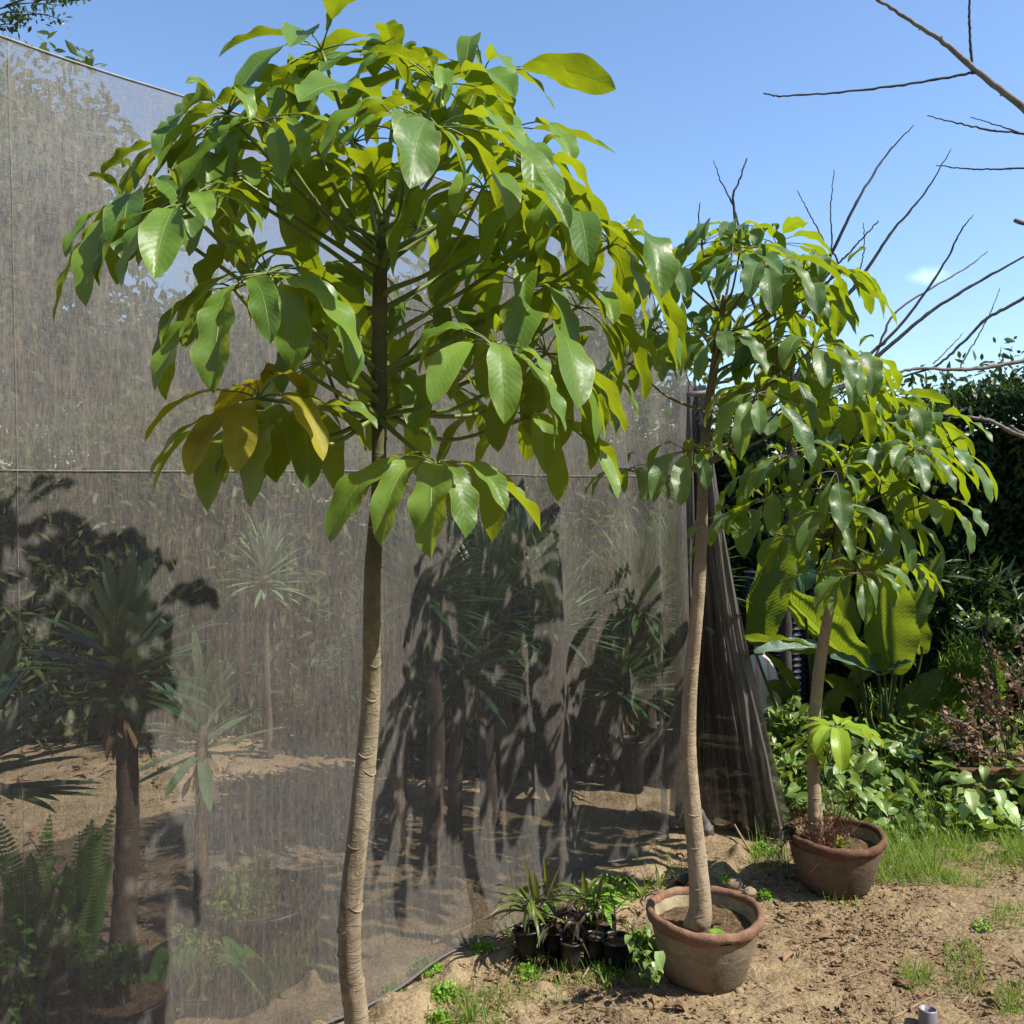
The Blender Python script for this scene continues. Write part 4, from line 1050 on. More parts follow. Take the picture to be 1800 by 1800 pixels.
bush('hanging_creeper', 'strappy weeds and creepers sprawling down the foot of the tall hedge', 'shrub', at(1690, 1120, 5.4), (0.5, 0.2, 0.5), 1500, 0.16, 'hedge', 77, asp=0.14)

# ------------------------------------------------------------------ bare trees
def bare_limb(pts, r0, r1, root, mat, name='limb', twigs=0, seed=0):
    g = np.random.default_rng(seed + int(pts[0][0]))
    P = np.array([at(*p) for p in pts])
    n = max(14, len(P) * 8)
    q = spline(P, n); q[1:-1] += g.normal(0, 0.0022 * P[0][1], (n - 2, 3)) * 0.16
    mb = MB(); rr = np.linspace(r0, r1, n)
    rr = rr * (1 + 0.18 * (g.random(n) > 0.82))
    rr = rr * 0.82
    tube(mb, q, rr, 7, None)
    for k in range(2, n - 2, 5):     # buds
        d = nrm(g.normal(0, 1, 3)); tube(mb, [q[k], q[k] + d * rr[k] * 1.7], [rr[k] * 0.5, rr[k] * 0.25], 5)
    return mb.build(name, M[mat], root)

def bare_trees():
    Y = 5.4
    c = gb(1385, Y)
    root = thing('bare_tree', 'leafless tree behind the umbrella trees with thin upswept branches', 'tree', c, 'leafless trees')
    bare_limb([(1385, 1349, Y), (1380, 1100, Y), (1392, 850, Y), (1390, 680, Y)], 0.045, 0.03, root, 'twig_dark', 'trunk')
    hub = (1390, 680, Y)
    for pts, r0, r1, mt in [
        ([hub, (1405, 570, Y), (1466, 437, Y - .1), (1512, 345, Y - .1), (1560, 270, Y), (1606, 220, Y)], 0.018, 0.003, 'twig_dark'),
        ([hub, (1440, 590, Y), (1523, 475, Y), (1570, 405, Y), (1625, 340, Y), (1672, 262, Y)], 0.018, 0.003, 'twig_dark'),
        ([hub, (1500, 640, Y), (1573, 583, Y), (1650, 480, Y), (1690, 405, Y), (1711, 378, Y)], 0.016, 0.0025, 'twig_dark'),
        ([hub, (1480, 680, Y), (1560, 612, Y), (1640, 545, Y), (1730, 490, Y), (1830, 435, Y)], 0.02, 0.006, 'twig_dark'),
        ([hub, (1520, 650, Y + .2), (1570, 555, Y + .2), (1640, 505, Y + .2), (1700, 470, Y + .2), (1738, 440, Y + .2)], 0.012, 0.003, 'twig_light'),
        ([(1405, 570, Y), (1440, 500, Y), (1461, 437, Y), (1460, 370, Y), (1466, 298, Y)], 0.009, 0.0025, 'twig_dark'),
        ([(1405, 570, Y), (1470, 470, Y), (1452, 432, Y), (1425, 380, Y), (1401, 335, Y)], 0.009, 0.0025, 'twig_dark'),
        ([(1405, 570, Y), (1450, 490, Y), (1490, 447, Y), (1520, 415, Y), (1544, 388, Y)], 0.009, 0.004, 'twig_dark'),
        ([(1500, 505, Y), (1513, 470, Y), (1519, 430, Y), (1518, 392, Y)], 0.006, 0.0025, 'twig_dark'),
        ([hub, (1320, 520, Y), (1289, 363, Y), (1299, 320, Y), (1313, 278, Y)], 0.014, 0.004, 'twig_dark'),
        ([(1305, 430, Y), (1289, 363, Y), (1268, 320, Y), (1254, 282, Y)], 0.008, 0.0025, 'twig_dark'),
        ([hub, (1260, 520, Y), (1230, 400, Y), (1231, 356, Y)], 0.010, 0.003, 'twig_dark')]:
        bare_limb(pts, r0, r1, root, mt)
    Y = 4.6
    root = thing('bare_tree', 'leafless tree standing outside the right edge, grey limbs reaching in over the hedge', 'tree', gb(2150, Y), 'leafless trees')
    tr = (2120, 900, Y)
    bare_limb([(2150, 1392, Y), (2140, 1150, Y), tr, (2090, 640, Y), (2050, 420, Y)], 0.07, 0.035, root, 'twig_light', 'trunk')
    for pts, r0, r1, mt in [
        ([(2050, 420, Y), (1900, 270, Y), (1800, 190, Y), (1718, 125, Y), (1655, 72, Y), (1595, 32, Y), (1530, -8, Y)], 0.028, 0.008, 'twig_light'),
        ([(1716, 126, Y), (1700, 130, Y), (1600, 147, Y), (1500, 160, Y), (1380, 169, Y), (1342, 164, Y)], 0.009, 0.004, 'twig_dark'),
        ([(1708, 110, Y), (1705, 60, Y), (1704, 20, Y), (1706, -40, Y)], 0.008, 0.006, 'twig_dark'),
        ([(2060, 470, Y), (1900, 260, Y), (1800, 236, Y), (1740, 229, Y), (1680, 216, Y), (1630, 203, Y)], 0.009, 0.003, 'twig_dark'),
        ([(1800, 236, Y), (1760, 222, Y), (1706, 206, Y)], 0.005, 0.0025, 'twig_dark'),
        ([(2070, 540, Y), (1920, 300, Y), (1800, 296, Y), (1740, 298, Y), (1690, 296, Y), (1646, 291, Y)], 0.008, 0.003, 'twig_dark'),
        ([(2080, 600, Y), (1900, 430, Y), (1783, 387, Y)], 0.018, 0.012, 'twig_light'),
        ([(2100, 760, Y), (1950, 600, Y), (1800, 634, Y), (1700, 650, Y), (1620, 648, Y), (1560, 660, Y), (1500, 690, Y)], 0.016, 0.006, 'twig_light'),
        ([(2100, 780, Y), (1980, 400, Y), (1800, 523, Y), (1735, 560, Y), (1690, 605, Y), (1640, 645, Y), (1550, 672, Y)], 0.012, 0.006, 'twig_dark'),
        ([(1700, 650, Y), (1690, 640, Y), (1720, 590, Y), (1745, 540, Y), (1758, 505, Y)], 0.006, 0.002, 'twig_light'),
        ([(1640, 640, Y), (1670, 610, Y), (1693, 585, Y)], 0.004, 0.002, 'twig_light'),
        ([(2110, 860, Y), (1950, 820, Y), (1800, 768, Y), (1740, 740, Y), (1700, 733, Y), (1655, 727, Y)], 0.018, 0.006, 'twig_light'),
        ([(2110, 850, Y), (1900, 790, Y), (1800, 762, Y), (1776, 748, Y)], 0.012, 0.008, 'twig_light')]:
        bare_limb(pts, r0, r1, root, mt)
bare_trees()

# ------------------------------------------------------------------ bird-of-paradise clump
def paddle_leaf(root, tip, basep, stalk0, W, mat, upv, fold=0.25, droop=0.1, split=False, seed=0):
    g = np.random.default_rng(seed)
    tip, basep, stalk0 = (np.array(a, float) for a in (tip, basep, stalk0))
    L = np.linalg.norm(tip - basep)
    mb = MB()
    ribbons(mb, basep, (tip - basep) + np.array([0, 0, droop * L * 0.6]), L * 1.03, W, droop=droop, fold=fold, wave=0.05, freq=3, twist=g.normal(0, 0.15),
            kind='paddle', nu=15, nv=80, UP=np.array(upv, float)[None], ripple=0.0009, nrip=24, rag=0.04, rnd=[g.random()])
    lf = mb.build('leaf_blade', M[mat], root)
    mb = MB()
    mid = (stalk0 + basep) / 2 + np.array([(basep - stalk0)[0] * 0.12, 0, -0.02])
    tube(mb, [stalk0, mid, basep, basep + (tip - basep) * 0.12], [0.014, 0.010, 0.006, 0.004], 8, 18)
    mb.build('leaf_stalk', M['stalk_dark'], lf)

def paradise(label, leaves, basepx, Yb, seed):
    g = np.random.default_rng(seed)
    b0 = gat(*basepx) ; b0[1] = Yb; b0[0] = (basepx[0] - 900) / F * Yb; b0[2] = -0.01
    root = thing('bird_of_paradise_plant', label, 'plant', tuple(b0), 'big leaved plants at the end of the net')
    for k, (bx, by, tx, ty, dY, W, mt, up, fold) in enumerate(leaves):
        s0 = b0 + [g.uniform(-0.1, 0.1), g.uniform(-0.05, 0.05), 0]
        paddle_leaf(root, at(tx, ty, Yb + dY), at(bx, by, Yb + dY * 0.4), s0, W, mt, up, fold, 0.12, seed=seed * 10 + k)
    # flower stalk sheaths at the foot
    mb = MB()
    for k in range(5):
        q = b0 + [g.uniform(-0.12, 0.12), g.uniform(-0.05, 0.05), 0]
        tube(mb, [q, q + [g.normal(0, 0.02), 0, 0.15], q + [g.normal(0, 0.05), 0, 0.3]], [0.016, 0.012, 0.005], 7, 8)
    mb.build('stem_sheaths', M['stalk_dark'], root)
Fr = (0.35, -1, 0.35)      # blade face towards the camera and the sun
BK = (0.8, 0.5, 0.3)      # upper face turned to the sun, underside towards the camera
paradise('clump of big paddle leaves with upright stalks right of the shortest trunk', [
    (1568, 1185, 1556, 985, -0.1, 0.29, 'paddle', (0.7, 0.75, 0.2), 0.12),
    (1510, 1180, 1372, 1040, -0.15, 0.30, 'paddle', BK, 0.25),
    (1580, 1252, 1652, 1180, -0.1, 0.18, 'paddle', BK, 0.6),
    (1545, 1185, 1462, 1158, -0.2, 0.12, 'paddle_sky', (0.1, -0.5, 1), 0.4),
    (1555, 1186, 1600, 1165, -0.2, 0.10, 'paddle_sky', (0.1, -0.5, 1), 0.4),
    (1596, 1110, 1655, 975, 0.0, 0.13, 'paddle', BK, 0.5),
    (1600, 930, 1552, 825, -0.2, 0.18, 'paddle', BK, 0.3),
    (1495, 1200, 1545, 1150, 0.0, 0.10, 'paddle', BK, 0.3),
    (1630, 1200, 1690, 1185, 0.0, 0.11, 'paddle', (0.3, -1, 0.9), 0.2),
    (1600, 1260, 1660, 1290, 0.1, 0.10, 'paddle', (0.3, -1, 0.9), 0.3),
    (1510, 1230, 1450, 1190, 0.1, 0.12, 'paddle', BK, 0.3), (1500, 1120, 1440, 1000, 0.15, 0.18, 'paddle', BK, 0.25),
    (1530, 1090, 1520, 970, 0.2, 0.16, 'paddle', (0.7, 0.75, 0.2), 0.2), (1620, 1150, 1600, 1040, 0.15, 0.14, 'paddle', BK, 0.3), (1480, 1270, 1420, 1240, 0.0, 0.12, 'paddle', BK, 0.3)], (1555, 1350), 5.0, 3)
paradise('big leaved plant squeezed beside the bundled net with a tall yellow-green blade', [
    (1325, 1135, 1385, 930, -0.15, 0.24, 'paddle', BK, 0.15),
    (1412, 1040, 1385, 950, -0.1, 0.20, 'paddle_sky', (0.2, -1, 0.5), 0.35),
    (1430, 1150, 1308, 1122, -0.2, 0.16, 'paddle', (0.5, 0.6, 0.6), 0.2),
    (1445, 1138, 1330, 1150, -0.3, 0.12, 'paddle_sky', (0, -0.4, 1), 0.5),
    (1400, 1215, 1345, 1150, 0.0, 0.11, 'paddle', BK, 0.4),
    (1395, 1230, 1350, 1200, 0.1, 0.10, 'paddle', (0.3, -1, 0.5), 0.4),
    (1440, 1045, 1458, 965, 0.2, 0.16, 'paddle', BK, 0.3),
    (1400, 1290, 1340, 1260, 0.0, 0.11, 'paddle', (0.3, -0.8, 0.9), 0.3),
    (1445, 1260, 1480, 1200, 0.1, 0.12, 'paddle', BK, 0.3),
    (1390, 1300, 1345, 1330, 0.0, 0.10, 'paddle', (0.3, -0.8, 0.9), 0.3),
    (1400, 1260, 1375, 1215, 0.1, 0.12, 'paddle_sky', (0.3, -0.8, 0.6), 0.3)], (1420, 1355), 4.95, 4)

# stack of nested nursery pots and a sack in the shade behind
def pot_stack():
    k = 0
    words = ['leftmost tall column', 'second column from the left', 'third column from the left', 'short broken column', 'column behind the shortest trunk', 'last column on the right']
    for (px, top, Y, r) in ((1322, 1010, 5.7, 0.052), (1346, 985, 5.8, 0.05), (1368, 1000, 5.75, 0.052), (1392, 1050, 5.6, 0.05), (1412, 990, 5.85, 0.05), (1432, 1015, 5.8, 0.05)):
        b = gb(px, Y); zt = at(px, top, Y)[2]
        mb = MB(); pr = [(0.001, 0.0)]; z = 0.0
        while z < zt:
            pr += [(r * 0.80, z), (r * 0.96, z + 0.026), (r * 1.06, z + 0.027), (r * 1.06, z + 0.034), (r * 0.97, z + 0.035)]; z += 0.036
        pr += [(0.001, z)]
        lathe(mb, pr, b, 20)
        o = mb.build('pot_stack', M['blue_black'], None, True, b)
        tag(o, 'stacked dark nursery pots, ' + words[k], 'pot stack', 'stacks of nested nursery pots'); k += 1
pot_stack()
def sack():
    c = at(1335, 1182, 5.2); b = np.array([c[0], c[1], 0])
    root = thing('white_sack', 'white woven sack with faded red print behind the paddle leaves', 'sack', tuple(b))
    mb = MB(); pr = []
    hgt = c[2] + 0.10
    for k in np.linspace(0, 1, 18):
        rr = 0.12 * (math.sin(math.pi * min(1, 0.12 + k * 0.86)) ** 0.45) * (1.05 - 0.1 * k)
        pr.append((max(rr, 0.002), k * hgt))
    lathe(mb, pr, b, 32, 0.05)
    o = mb.build('sack_body', M['sack'], root)
    for v in o.data.vertices:
        v.co.x += 0.008 * math.sin(v.co.z * 30 + v.co.y * 40); v.co.y += 0.01 * math.sin(v.co.z * 22 + v.co.x * 30)
    mb = MB(); tube(mb, [b + [0, 0, hgt - 0.01], b + [0.01, 0, hgt + 0.05]], [0.02, 0.035], 10, rough=0.1); mb.build('tied_neck', M['sack'], root)
sack()

# ------------------------------------------------------------------ juniper, dusty plants in a trough
bush('juniper_shrub', 'fine feathery green juniper beside the paddle leaves', 'shrub', at(1645, 1080, 5.5), (0.16, 0.15, 0.34), 9000, 0.035, 'juniper', 31, asp=0.12, up=1.0, clusters=14)
bush('leafy_bush', 'strappy lit green growth between the stalks of the big paddle leaves', 'shrub', at(1620, 1270, 5.35), (0.45, 0.12, 0.20), 1500, 0.10, 'grass', 61, asp=0.07, up=1.6)
bush('leafy_bush', 'leafy green mound between the bundled net and the shortest tree', 'shrub', at(1385, 1290, 4.7), (0.16, 0.10, 0.17), 420, 0.06, 'cover', 62, asp=0.55, up=0.2)
bush('leafy_bush', 'leafy mixed growth left of the trough under the pink stems', 'shrub', at(1650, 1330, 4.6), (0.25, 0.10, 0.12), 700, 0.05, 'cover', 63, asp=0.45, up=0.6)
def trough():
    c = gat(1770, 1425); b = np.array([c[0] + 0.12, c[1] + 0.15, 0.0])
    root = thing('terracotta_trough', 'long reddish planter trough at the right edge under dusty pink plants', 'planter', tuple(b))
    mb = MB()
    w, d, h = 0.62, 0.24, 0.16
    for (cx, cy, sx, sy) in ((0, -d / 2, w, 0.02), (0, d / 2, w, 0.02), (-w / 2 + 0.01, 0, 0.02, d - 0.02), (w / 2 - 0.01, 0, 0.02, d - 0.02)):
        mb.box(b + [cx, cy, h / 2], (sx, sy, h))
    mb.box(b + [0, 0, 0.012], (w - 0.045, d - 0.025, 0.02))
    mb.build('walls', M['terra_body_shaded'], root, False)
    mb = MB()
    for (cx, cy, sx, sy) in ((0, -d / 2 - 0.004, w + 0.04, 0.035), (0, d / 2 + 0.004, w + 0.04, 0.035), (-w / 2 + 0.002, 0, 0.035, d - 0.028), (w / 2 - 0.002, 0, 0.035, d - 0.028)):
        mb.box(b + [cx, cy, h + 0.012], (sx, sy, 0.03))
    o = mb.build('rim', M['terra_rim_shaded'], root, False); bv = o.modifiers.new('bevel', 'BEVEL'); bv.width = 0.006; bv.segments = 2
    mb = MB(); xs = np.linspace(-w / 2 + 0.03, w / 2 - 0.03, 30); ys = np.linspace(-d / 2 + 0.02, d / 2 - 0.02, 12)
    X, Y = np.meshgrid(xs, ys); V = np.stack([X + b[0], Y + b[1], h * 0.86 + 0.006 * fbm(X * 20, Y * 20, 3)], -1); mb.grid(V[None], np.stack([X, Y], -1)[None], [0.5]); mb.build('soil', M['potsoil'], root)
    # dusty kalanchoe-like stems
    g = np.random.default_rng(9)
    labs = ['tall dusty pink succulent stems leaning left out of the trough', 'dusty pink succulent stems in the middle of the trough', 'low mauve succulent stems at the near end of the trough', 'pinkish stems rising highest from the trough']
    for k, (px, py, ht, n) in enumerate(((1650, 1260, 0.4, 7), (1740, 1220, 0.45, 9), (1680, 1300, 0.3, 7), (1770, 1150, 0.55, 8))):
        p = b + [(-0.2, 0.0, -0.1, 0.15)[k], (0, 0.05, -0.06, 0.03)[k], h * 0.85]
        r2 = thing('dusty_succulent', labs[k], 'plant', tuple(p), 'succulents in the trough')
        st = MB(); lf = MB()
        tgt = at(px, py, p[1])
        for j in range(n):
            e = tgt + g.normal(0, 0.07, 3) * [1.3, 1, 1]
            q = spline([p + g.normal(0, 0.02, 3) * [1, 1, 0], (p + e) / 2 + [g.normal(0, 0.04), g.normal(0, 0.04), 0.05], e], 16)
            tube(st, q, np.linspace(0.0035, 0.0015, 16), 5)
            m_ = 26; t = g.uniform(0.45, 1.0, m_); ii = (t * 15).astype(int)
            leaf_cloud(lf, q[ii] + g.normal(0, 0.006, (m_, 3)), 0.026, 0.75, 0.2)
        st.build('stems', M['stalk_brown'], r2); lf.build('leaves', M['pinkish'], r2)
trough()
bush('leafy_bush', 'small yellow-leaved twiggy shrub above the trough in front of the hedge', 'shrub', at(1735, 1090, 4.9), (0.15, 0.1, 0.06), 150, 0.035, 'variegated', 41, asp=0.7, clusters=6)
bush('leafy_bush', 'fine green ferny growth between the paddle leaves and the trough', 'shrub', at(1700, 1200, 4.95), (0.24, 0.12, 0.22), 3200, 0.06, 'grass', 42, asp=0.10, up=1.5)

# ------------------------------------------------------------------ ground cover and grass
def area_pts(n, x0, x1, y0, y1, seed=0, power=1.0):
    """points on the ground whose photo rows lie between y0 and y1"""
    g = np.random.default_rng(seed)
    Y0, Y1 = H * F / (y1 - HZ), H * F / (y0 - HZ)
    Y = Y0 + (Y1 - Y0) * g.random(n) ** power
    px = g.uniform(x0, x1, n)
    X = (px - 900) / F * Y
    return np.stack([X, Y, gz(X, Y)], -1), g

def ground_cover():
    p, g = area_pts(1250, 1335, 1990, 1352, 1478, 1)
    base = p.copy(); n = len(p)
    h = g.uniform(0.01, 0.17, n) * (1 + 1.6 * np.clip(p[:, 1] - 4.35, 0, 0.8) * g.random(n)) * np.clip((p[:, 1] - 3.85) * 2.5, 0.35, 1.3)
    p[:, 2] += h
    D = g.normal(0, 1, (n, 3)); D[:, 2] = g.uniform(-0.6, 0.9, n); D[:, 1] -= 0.3
    mb = MB(); L = g.uniform(0.03, 0.115, n)
    ribbons(mb, p, D, L, L * g.uniform(0.5, 0.85, n), droop=g.uniform(0.0, 0.9, n), fold=g.uniform(0, 0.6, n), wave=0.08, twist=g.normal(0, 0.5, n), kind='heart', nu=5, nv=7, rnd=g.random(n) ** 1.6, UP=g.normal(0, 0.5, (n, 3)) + [0.1, -0.2, 1])
    tag(mb.build('ground_cover', M['cover']), 'low leafy ground cover along the foot of the paddle leaved plants', 'ground cover', None, 'stuff')
    q, g2 = area_pts(9000, 1335, 1990, 1345, 1474, 91); q[:, 2] += g2.uniform(0, 0.05, len(q))
    mb = MB(); leaf_cloud(mb, q, 0.03, 0.5, 0.2)  # dark leaves added to put shade into the gaps over pale soil
    tag(mb.build('undergrowth', M['hedge']), 'small dark leaves added as shade in the gaps of the ground cover', 'undergrowth', None, 'stuff')
    mb = MB()
    ribbons(mb, base, p - base + 1e-4, np.maximum(h, 0.01), 0.003, droop=0.0, kind='strap', nu=2, nv=3)
    tag(mb.build('ground_cover_stalks', M['stalk_dark']), 'thin stalks under the leafy ground cover', 'ground cover', None, 'stuff')
    # cream variegated arrowhead vine hanging at the trough
    c = gat(1715, 1470)
    root = thing('arrowhead_vine', 'cream and green arrowhead leaves hanging in front of the trough', 'plant', tuple(c))
    mb = MB(); st = MB()
    for (px, py, L, dx) in ((1706, 1408, 0.10, -.2), (1722, 1436, 0.11, .1), (1712, 1465, 0.12, -.3), (1745, 1418, 0.1, .4), (1762, 1425, 0.12, .3), (1772, 1450, 0.13, .3), (1755, 1405, 0.08, -.1), (1700, 1430, 0.09, -.6), (1780, 1470, 0.1, .2), (1735, 1475, 0.09, 0)):
        q = at(px, py - 16, 4.02 + 0.05 * rng.random())
        ribbons(mb, q, (dx, -0.7, -0.35), L * 1.05, L * 0.62, droop=0.75, fold=0.25, wave=0.05, kind='heart', nu=7, nv=9)
        tube(st, [c + [0, 0.08, 0], (c + q) / 2 + [0, 0.05, 0.03], q], 0.0014, 4, 6)
    mb.build('leaves', M['variegated'], root); st.build('stems', M['stalk'], root)
ground_cover()

def grass():
    P = []; 
    p, g = area_pts(9500, 1535, 1995, 1462, 1562, 3)
    edge = 1530 + 20 * np.sin(p[:, 0] * 9) + 25 * vnoise(p[:, 0] * 5, p[:, 1] * 0)
    row = HZ + H * F / p[:, 1]; keep = (row < edge + g.random(len(p)) ** 2 * 50) & (fbm(p[:, 0] * 7, p[:, 1] * 7, 3) + g.normal(0, 0.3, len(p)) > -0.55 + (row - 1500) * 0.012)
    P.append(p[keep])
    for (n, x0, x1, y0, y1, s) in ((260, 1660, 1730, 1665, 1750, 4), (150, 1590, 1640, 1700, 1740, 5), (120, 1740, 1800, 1600, 1640, 6), (200, 1320, 1390, 1490, 1540, 7),
                                   (420, 745, 900, 1735, 1830, 8), (120, 900, 1000, 1700, 1770, 9), (160, 1000, 1130, 1690, 1745, 10), (120, 1750, 1800, 1740, 1790, 11), (90, 1450, 1520, 1560, 1600, 12),
                                   (90, 1110, 1200, 1500, 1560, 13)):
        P.append(area_pts(n, x0, x1, y0, y1, s)[0])
    P = np.vstack(P); n = len(P)
    D = rng.normal(0, 0.45, (n, 3)); D[:, 2] = 1
    mb = MB()
    tall = np.where(P[:, 1] > 3.5, 1.0, 0.75)
    ribbons(mb, P - [0, 0, 0.004], D, rng.uniform(0.02, 0.10, n) * tall * (0.75 + 0.5 * (1 + vnoise(P[:, 0] * 9, P[:, 1] * 9))), rng.uniform(0.0018, 0.0042, n), droop=rng.uniform(0.0, 1.0, n), fold=0.3, kind='grass', nu=2, nv=6)
    tag(mb.build('grass', M['grass']), 'short green grass at the edge of the soil and in scattered tufts', 'grass', None, 'stuff')
    # taller seeding grasses
    p, g = area_pts(130, 1560, 1700, 1400, 1500, 15)
    mb = MB(); D = g.normal(0, 0.3, (130, 3)); D[:, 2] = 1
    ribbons(mb, p, D, g.uniform(0.1, 0.25, 130), 0.004, droop=g.uniform(0.1, 0.7, 130), fold=0.2, kind='grass', nu=2, nv=9)
    tag(mb.build('seeding_grass', M['grass']), 'tall thin grass stems in front of the ground cover', 'grass', None, 'stuff')
grass()

def weed(label, px, py, rad, n, seed, size=0.014):
    c = gat(px, py); g = np.random.default_rng(seed)
    root = thing('weed', label, 'weed', tuple(c), 'bright weeds on the soil')
    th = g.uniform(0, 6.28, n); r_ = rad * g.random(n) ** 0.6
    h = (1 - (r_ / rad) ** 2) * rad * 0.7 * g.random(n) + 0.006
    P = c + np.stack([np.cos(th) * r_, np.sin(th) * r_, h], -1)
    lf = MB(); leaf_cloud(lf, P, size, 0.7, 0.3, nu=3, nv=4)
    lf.build('leaves', M['weed'], root)
    st = MB(); 
    for k in range(0, n, 6): tube(st, [c, (c + P[k]) / 2 + [0, 0, 0.006], P[k]], 0.0007, 3, 4, cap=False)
    st.build('stems', M['stalk'], root)
weed('bright green weed clump beside the nearest trunk', 690, 1748, 0.035, 160, 1)
weed('bright weed under the hem of the net', 750, 1702, 0.045, 190, 2)
weed('trailing bright weed between the net hem and the grass', 783, 1748, 0.045, 190, 3)
weed('lime green weed left of the black nursery pots', 848, 1672, 0.035, 170, 4)
weed('tiny weed at the bottom edge in the grass', 773, 1795, 0.03, 120, 5)
weed('weed growing by the bundled net foot', 1340, 1500, 0.05, 200, 6)
weed('weed spilling behind the small pots near the net', 1075, 1575, 0.10, 420, 7)
weed('leafy weed against the left wall of the pale pot', 1128, 1665, 0.07, 420, 8, 0.016)
weed('leafy weed tangled between the small black pots', 1040, 1650, 0.09, 420, 21, 0.015)
weed('weed spilling over the front of the small pots', 1075, 1705, 0.06, 300, 22, 0.015)
weed('weed tuft behind the leftmost small pots', 960, 1612, 0.06, 240, 23, 0.014)
weed('creeping weed in front of the leftmost small pot', 930, 1712, 0.04, 140, 24, 0.012)
weed('small weed between the two large pots', 1345, 1578, 0.03, 90, 9)
weed('sparse weed on bare soil near the right edge', 1725, 1632, 0.03, 70, 10)

# ------------------------------------------------------------------ small nursery pots and their plants
small = [('black nursery pot at the left end of the small group', 932, 1700, 0.045, 0.10), ('black nursery pot second from left, hidden by striped leaves', 975, 1692, 0.042, 0.095),
         ('small black nursery pot standing foremost with a bare stem', 1003, 1712, 0.034, 0.088), ('black nursery pot right behind the foremost one', 1042, 1703, 0.038, 0.09),
         ('larger black nursery pot next to the pale terracotta pot', 1085, 1712, 0.047, 0.095), ('black nursery pot in the back row', 1018, 1668, 0.045, 0.09), ('black nursery pot in the back row behind the larger one', 1062, 1672, 0.045, 0.09)]
SP = []
for (lab, px, py, r_, h_) in small:
    Yc = H * F / (py - HZ) + r_ * 0.8
    x = (px - 900) / F * Yc
    _, s = tub('nursery_pot', lab, (x, Yc, float(gz(x, Yc))), r_, h_, cat='plant pot', group='small black pots by the net', taper=0.74, tilt=(rng.normal(0, 0.07), rng.normal(0, 0.09)))
    SP.append(s)

def long_leaf_plant(label, c, n, L, W, mat, stem, seed, up=1.0, extra=None, leafdroop=(0.3, 0.9), name='potted_plant'):
    g = np.random.default_rng(seed); c = np.array(c, float)
    root = thing(name, label, 'plant', tuple(c), 'young plants in the small black pots')
    top = c + [g.normal(0, 0.01), g.normal(0, 0.01), stem]
    mb = MB(); tube(mb, [c - [0, 0, 0.01], (c + top) / 2 + g.normal(0, 0.006, 3), top], [0.003, 0.0025, 0.002], 6, 10, rough=0.1); mb.build('stem', M['stalk_brown'], root)
    th = g.uniform(0, 6.28, n)
    D = np.stack([np.cos(th), np.sin(th), g.uniform(0.0, 1.6, n) * up], -1)
    P = top + np.stack([0 * th, 0 * th, -g.uniform(0, 1, n) * stem * 0.5], -1)
    mb = MB(); Lk = L * g.uniform(0.6, 1.15, n)
    ribbons(mb, P, D, Lk, W, droop=g.uniform(*leafdroop, n), fold=0.3, wave=0.05, twist=g.normal(0, 0.4, n), kind='lance', nu=5, nv=12, rnd=g.random(n), power=0.9)
    mb.build('leaves', M[mat], root)
    if extra is not None:
        mb = MB()
        for (px, py, tx, ty) in extra:
            a, b_ = at(px, py, c[1]), at(tx, ty, c[1] - 0.02)
            ribbons(mb, a, b_ - a, np.linalg.norm(b_ - a), 0.024, droop=0.05, fold=0.35, kind='lance', nu=5, nv=10)
        mb.build('upright_leaves', M['crotonish'], root)
    return root
long_leaf_plant('young plant with upright yellow-green blades and dark arching leaves', SP[0], 30, 0.17, 0.014, 'crotonish', 0.10, 1, 0.6,
                extra=[(938, 1588, 921, 1505), (945, 1592, 938, 1530), (965, 1590, 957, 1508), (960, 1585, 988, 1514), (968, 1578, 1022, 1575), (930, 1585, 906, 1545)])
long_leaf_plant('young plant with drooping purple striped leaves', SP[1], 28, 0.15, 0.016, 'purple', 0.05, 2, 0.5)
long_leaf_plant('thin bare stem with a tuft of dark narrow leaves', SP[2], 12, 0.08, 0.012, 'purple', 0.13, 3, 0.6)
long_leaf_plant('spindly plant with narrow green leaves behind the foremost pot', SP[3], 14, 0.10, 0.010, 'crotonish', 0.14, 4, 0.8, extra=[(1050, 1600, 1060, 1535)])
long_leaf_plant('wiry plant with a forked pale stem beside the terracotta pot', SP[4], 18, 0.09, 0.007, 'crotonish', 0.12, 5, 0.8)
long_leaf_plant('bushy dark leaved seedling in the back row', SP[5], 24, 0.12, 0.016, 'crotonish', 0.08, 6, 0.7, extra=[(1030, 1590, 1024, 1530), (1015, 1610, 1012, 1575)])
long_leaf_plant('green leaved seedling at the back near the weeds', SP[6], 20, 0.09, 0.022, 'weed', 0.07, 7, 0.8)
# plants rooted in the soil behind the pots
def ground_plant(label, px, py, n, L, W, mat, seed, up=1.4):
    c = gat(px, py); g = np.random.default_rng(seed)
    root = thing('seedling', label, 'plant', tuple(c), 'seedlings in the soil by the net')
    th = g.uniform(0, 6.28, n); D = np.stack([np.cos(th), np.sin(th), g.uniform(0.4, 1.8, n) * up], -1)
    mb = MB(); ribbons(mb, c + [0, 0, 0.004], D, L * g.uniform(0.5, 1.1, n), W, droop=g.uniform(0.1, 0.8, n), fold=0.3, kind='lance', nu=3, nv=9, rnd=g.random(n)); mb.build('leaves', M[mat], root)
ground_plant('seedling with narrow upright green blades left of the second trunk', 1130, 1580, 12, 0.13, 0.010, 'grass', 1)
ground_plant('seedling with arching pale blades between net and pale pot', 1160, 1568, 9, 0.13, 0.009, 'crotonish', 2)
ground_plant('arching dark bladed seedling left of the small pots', 905, 1650, 14, 0.11, 0.010, 'crotonish', 11, 0.9)
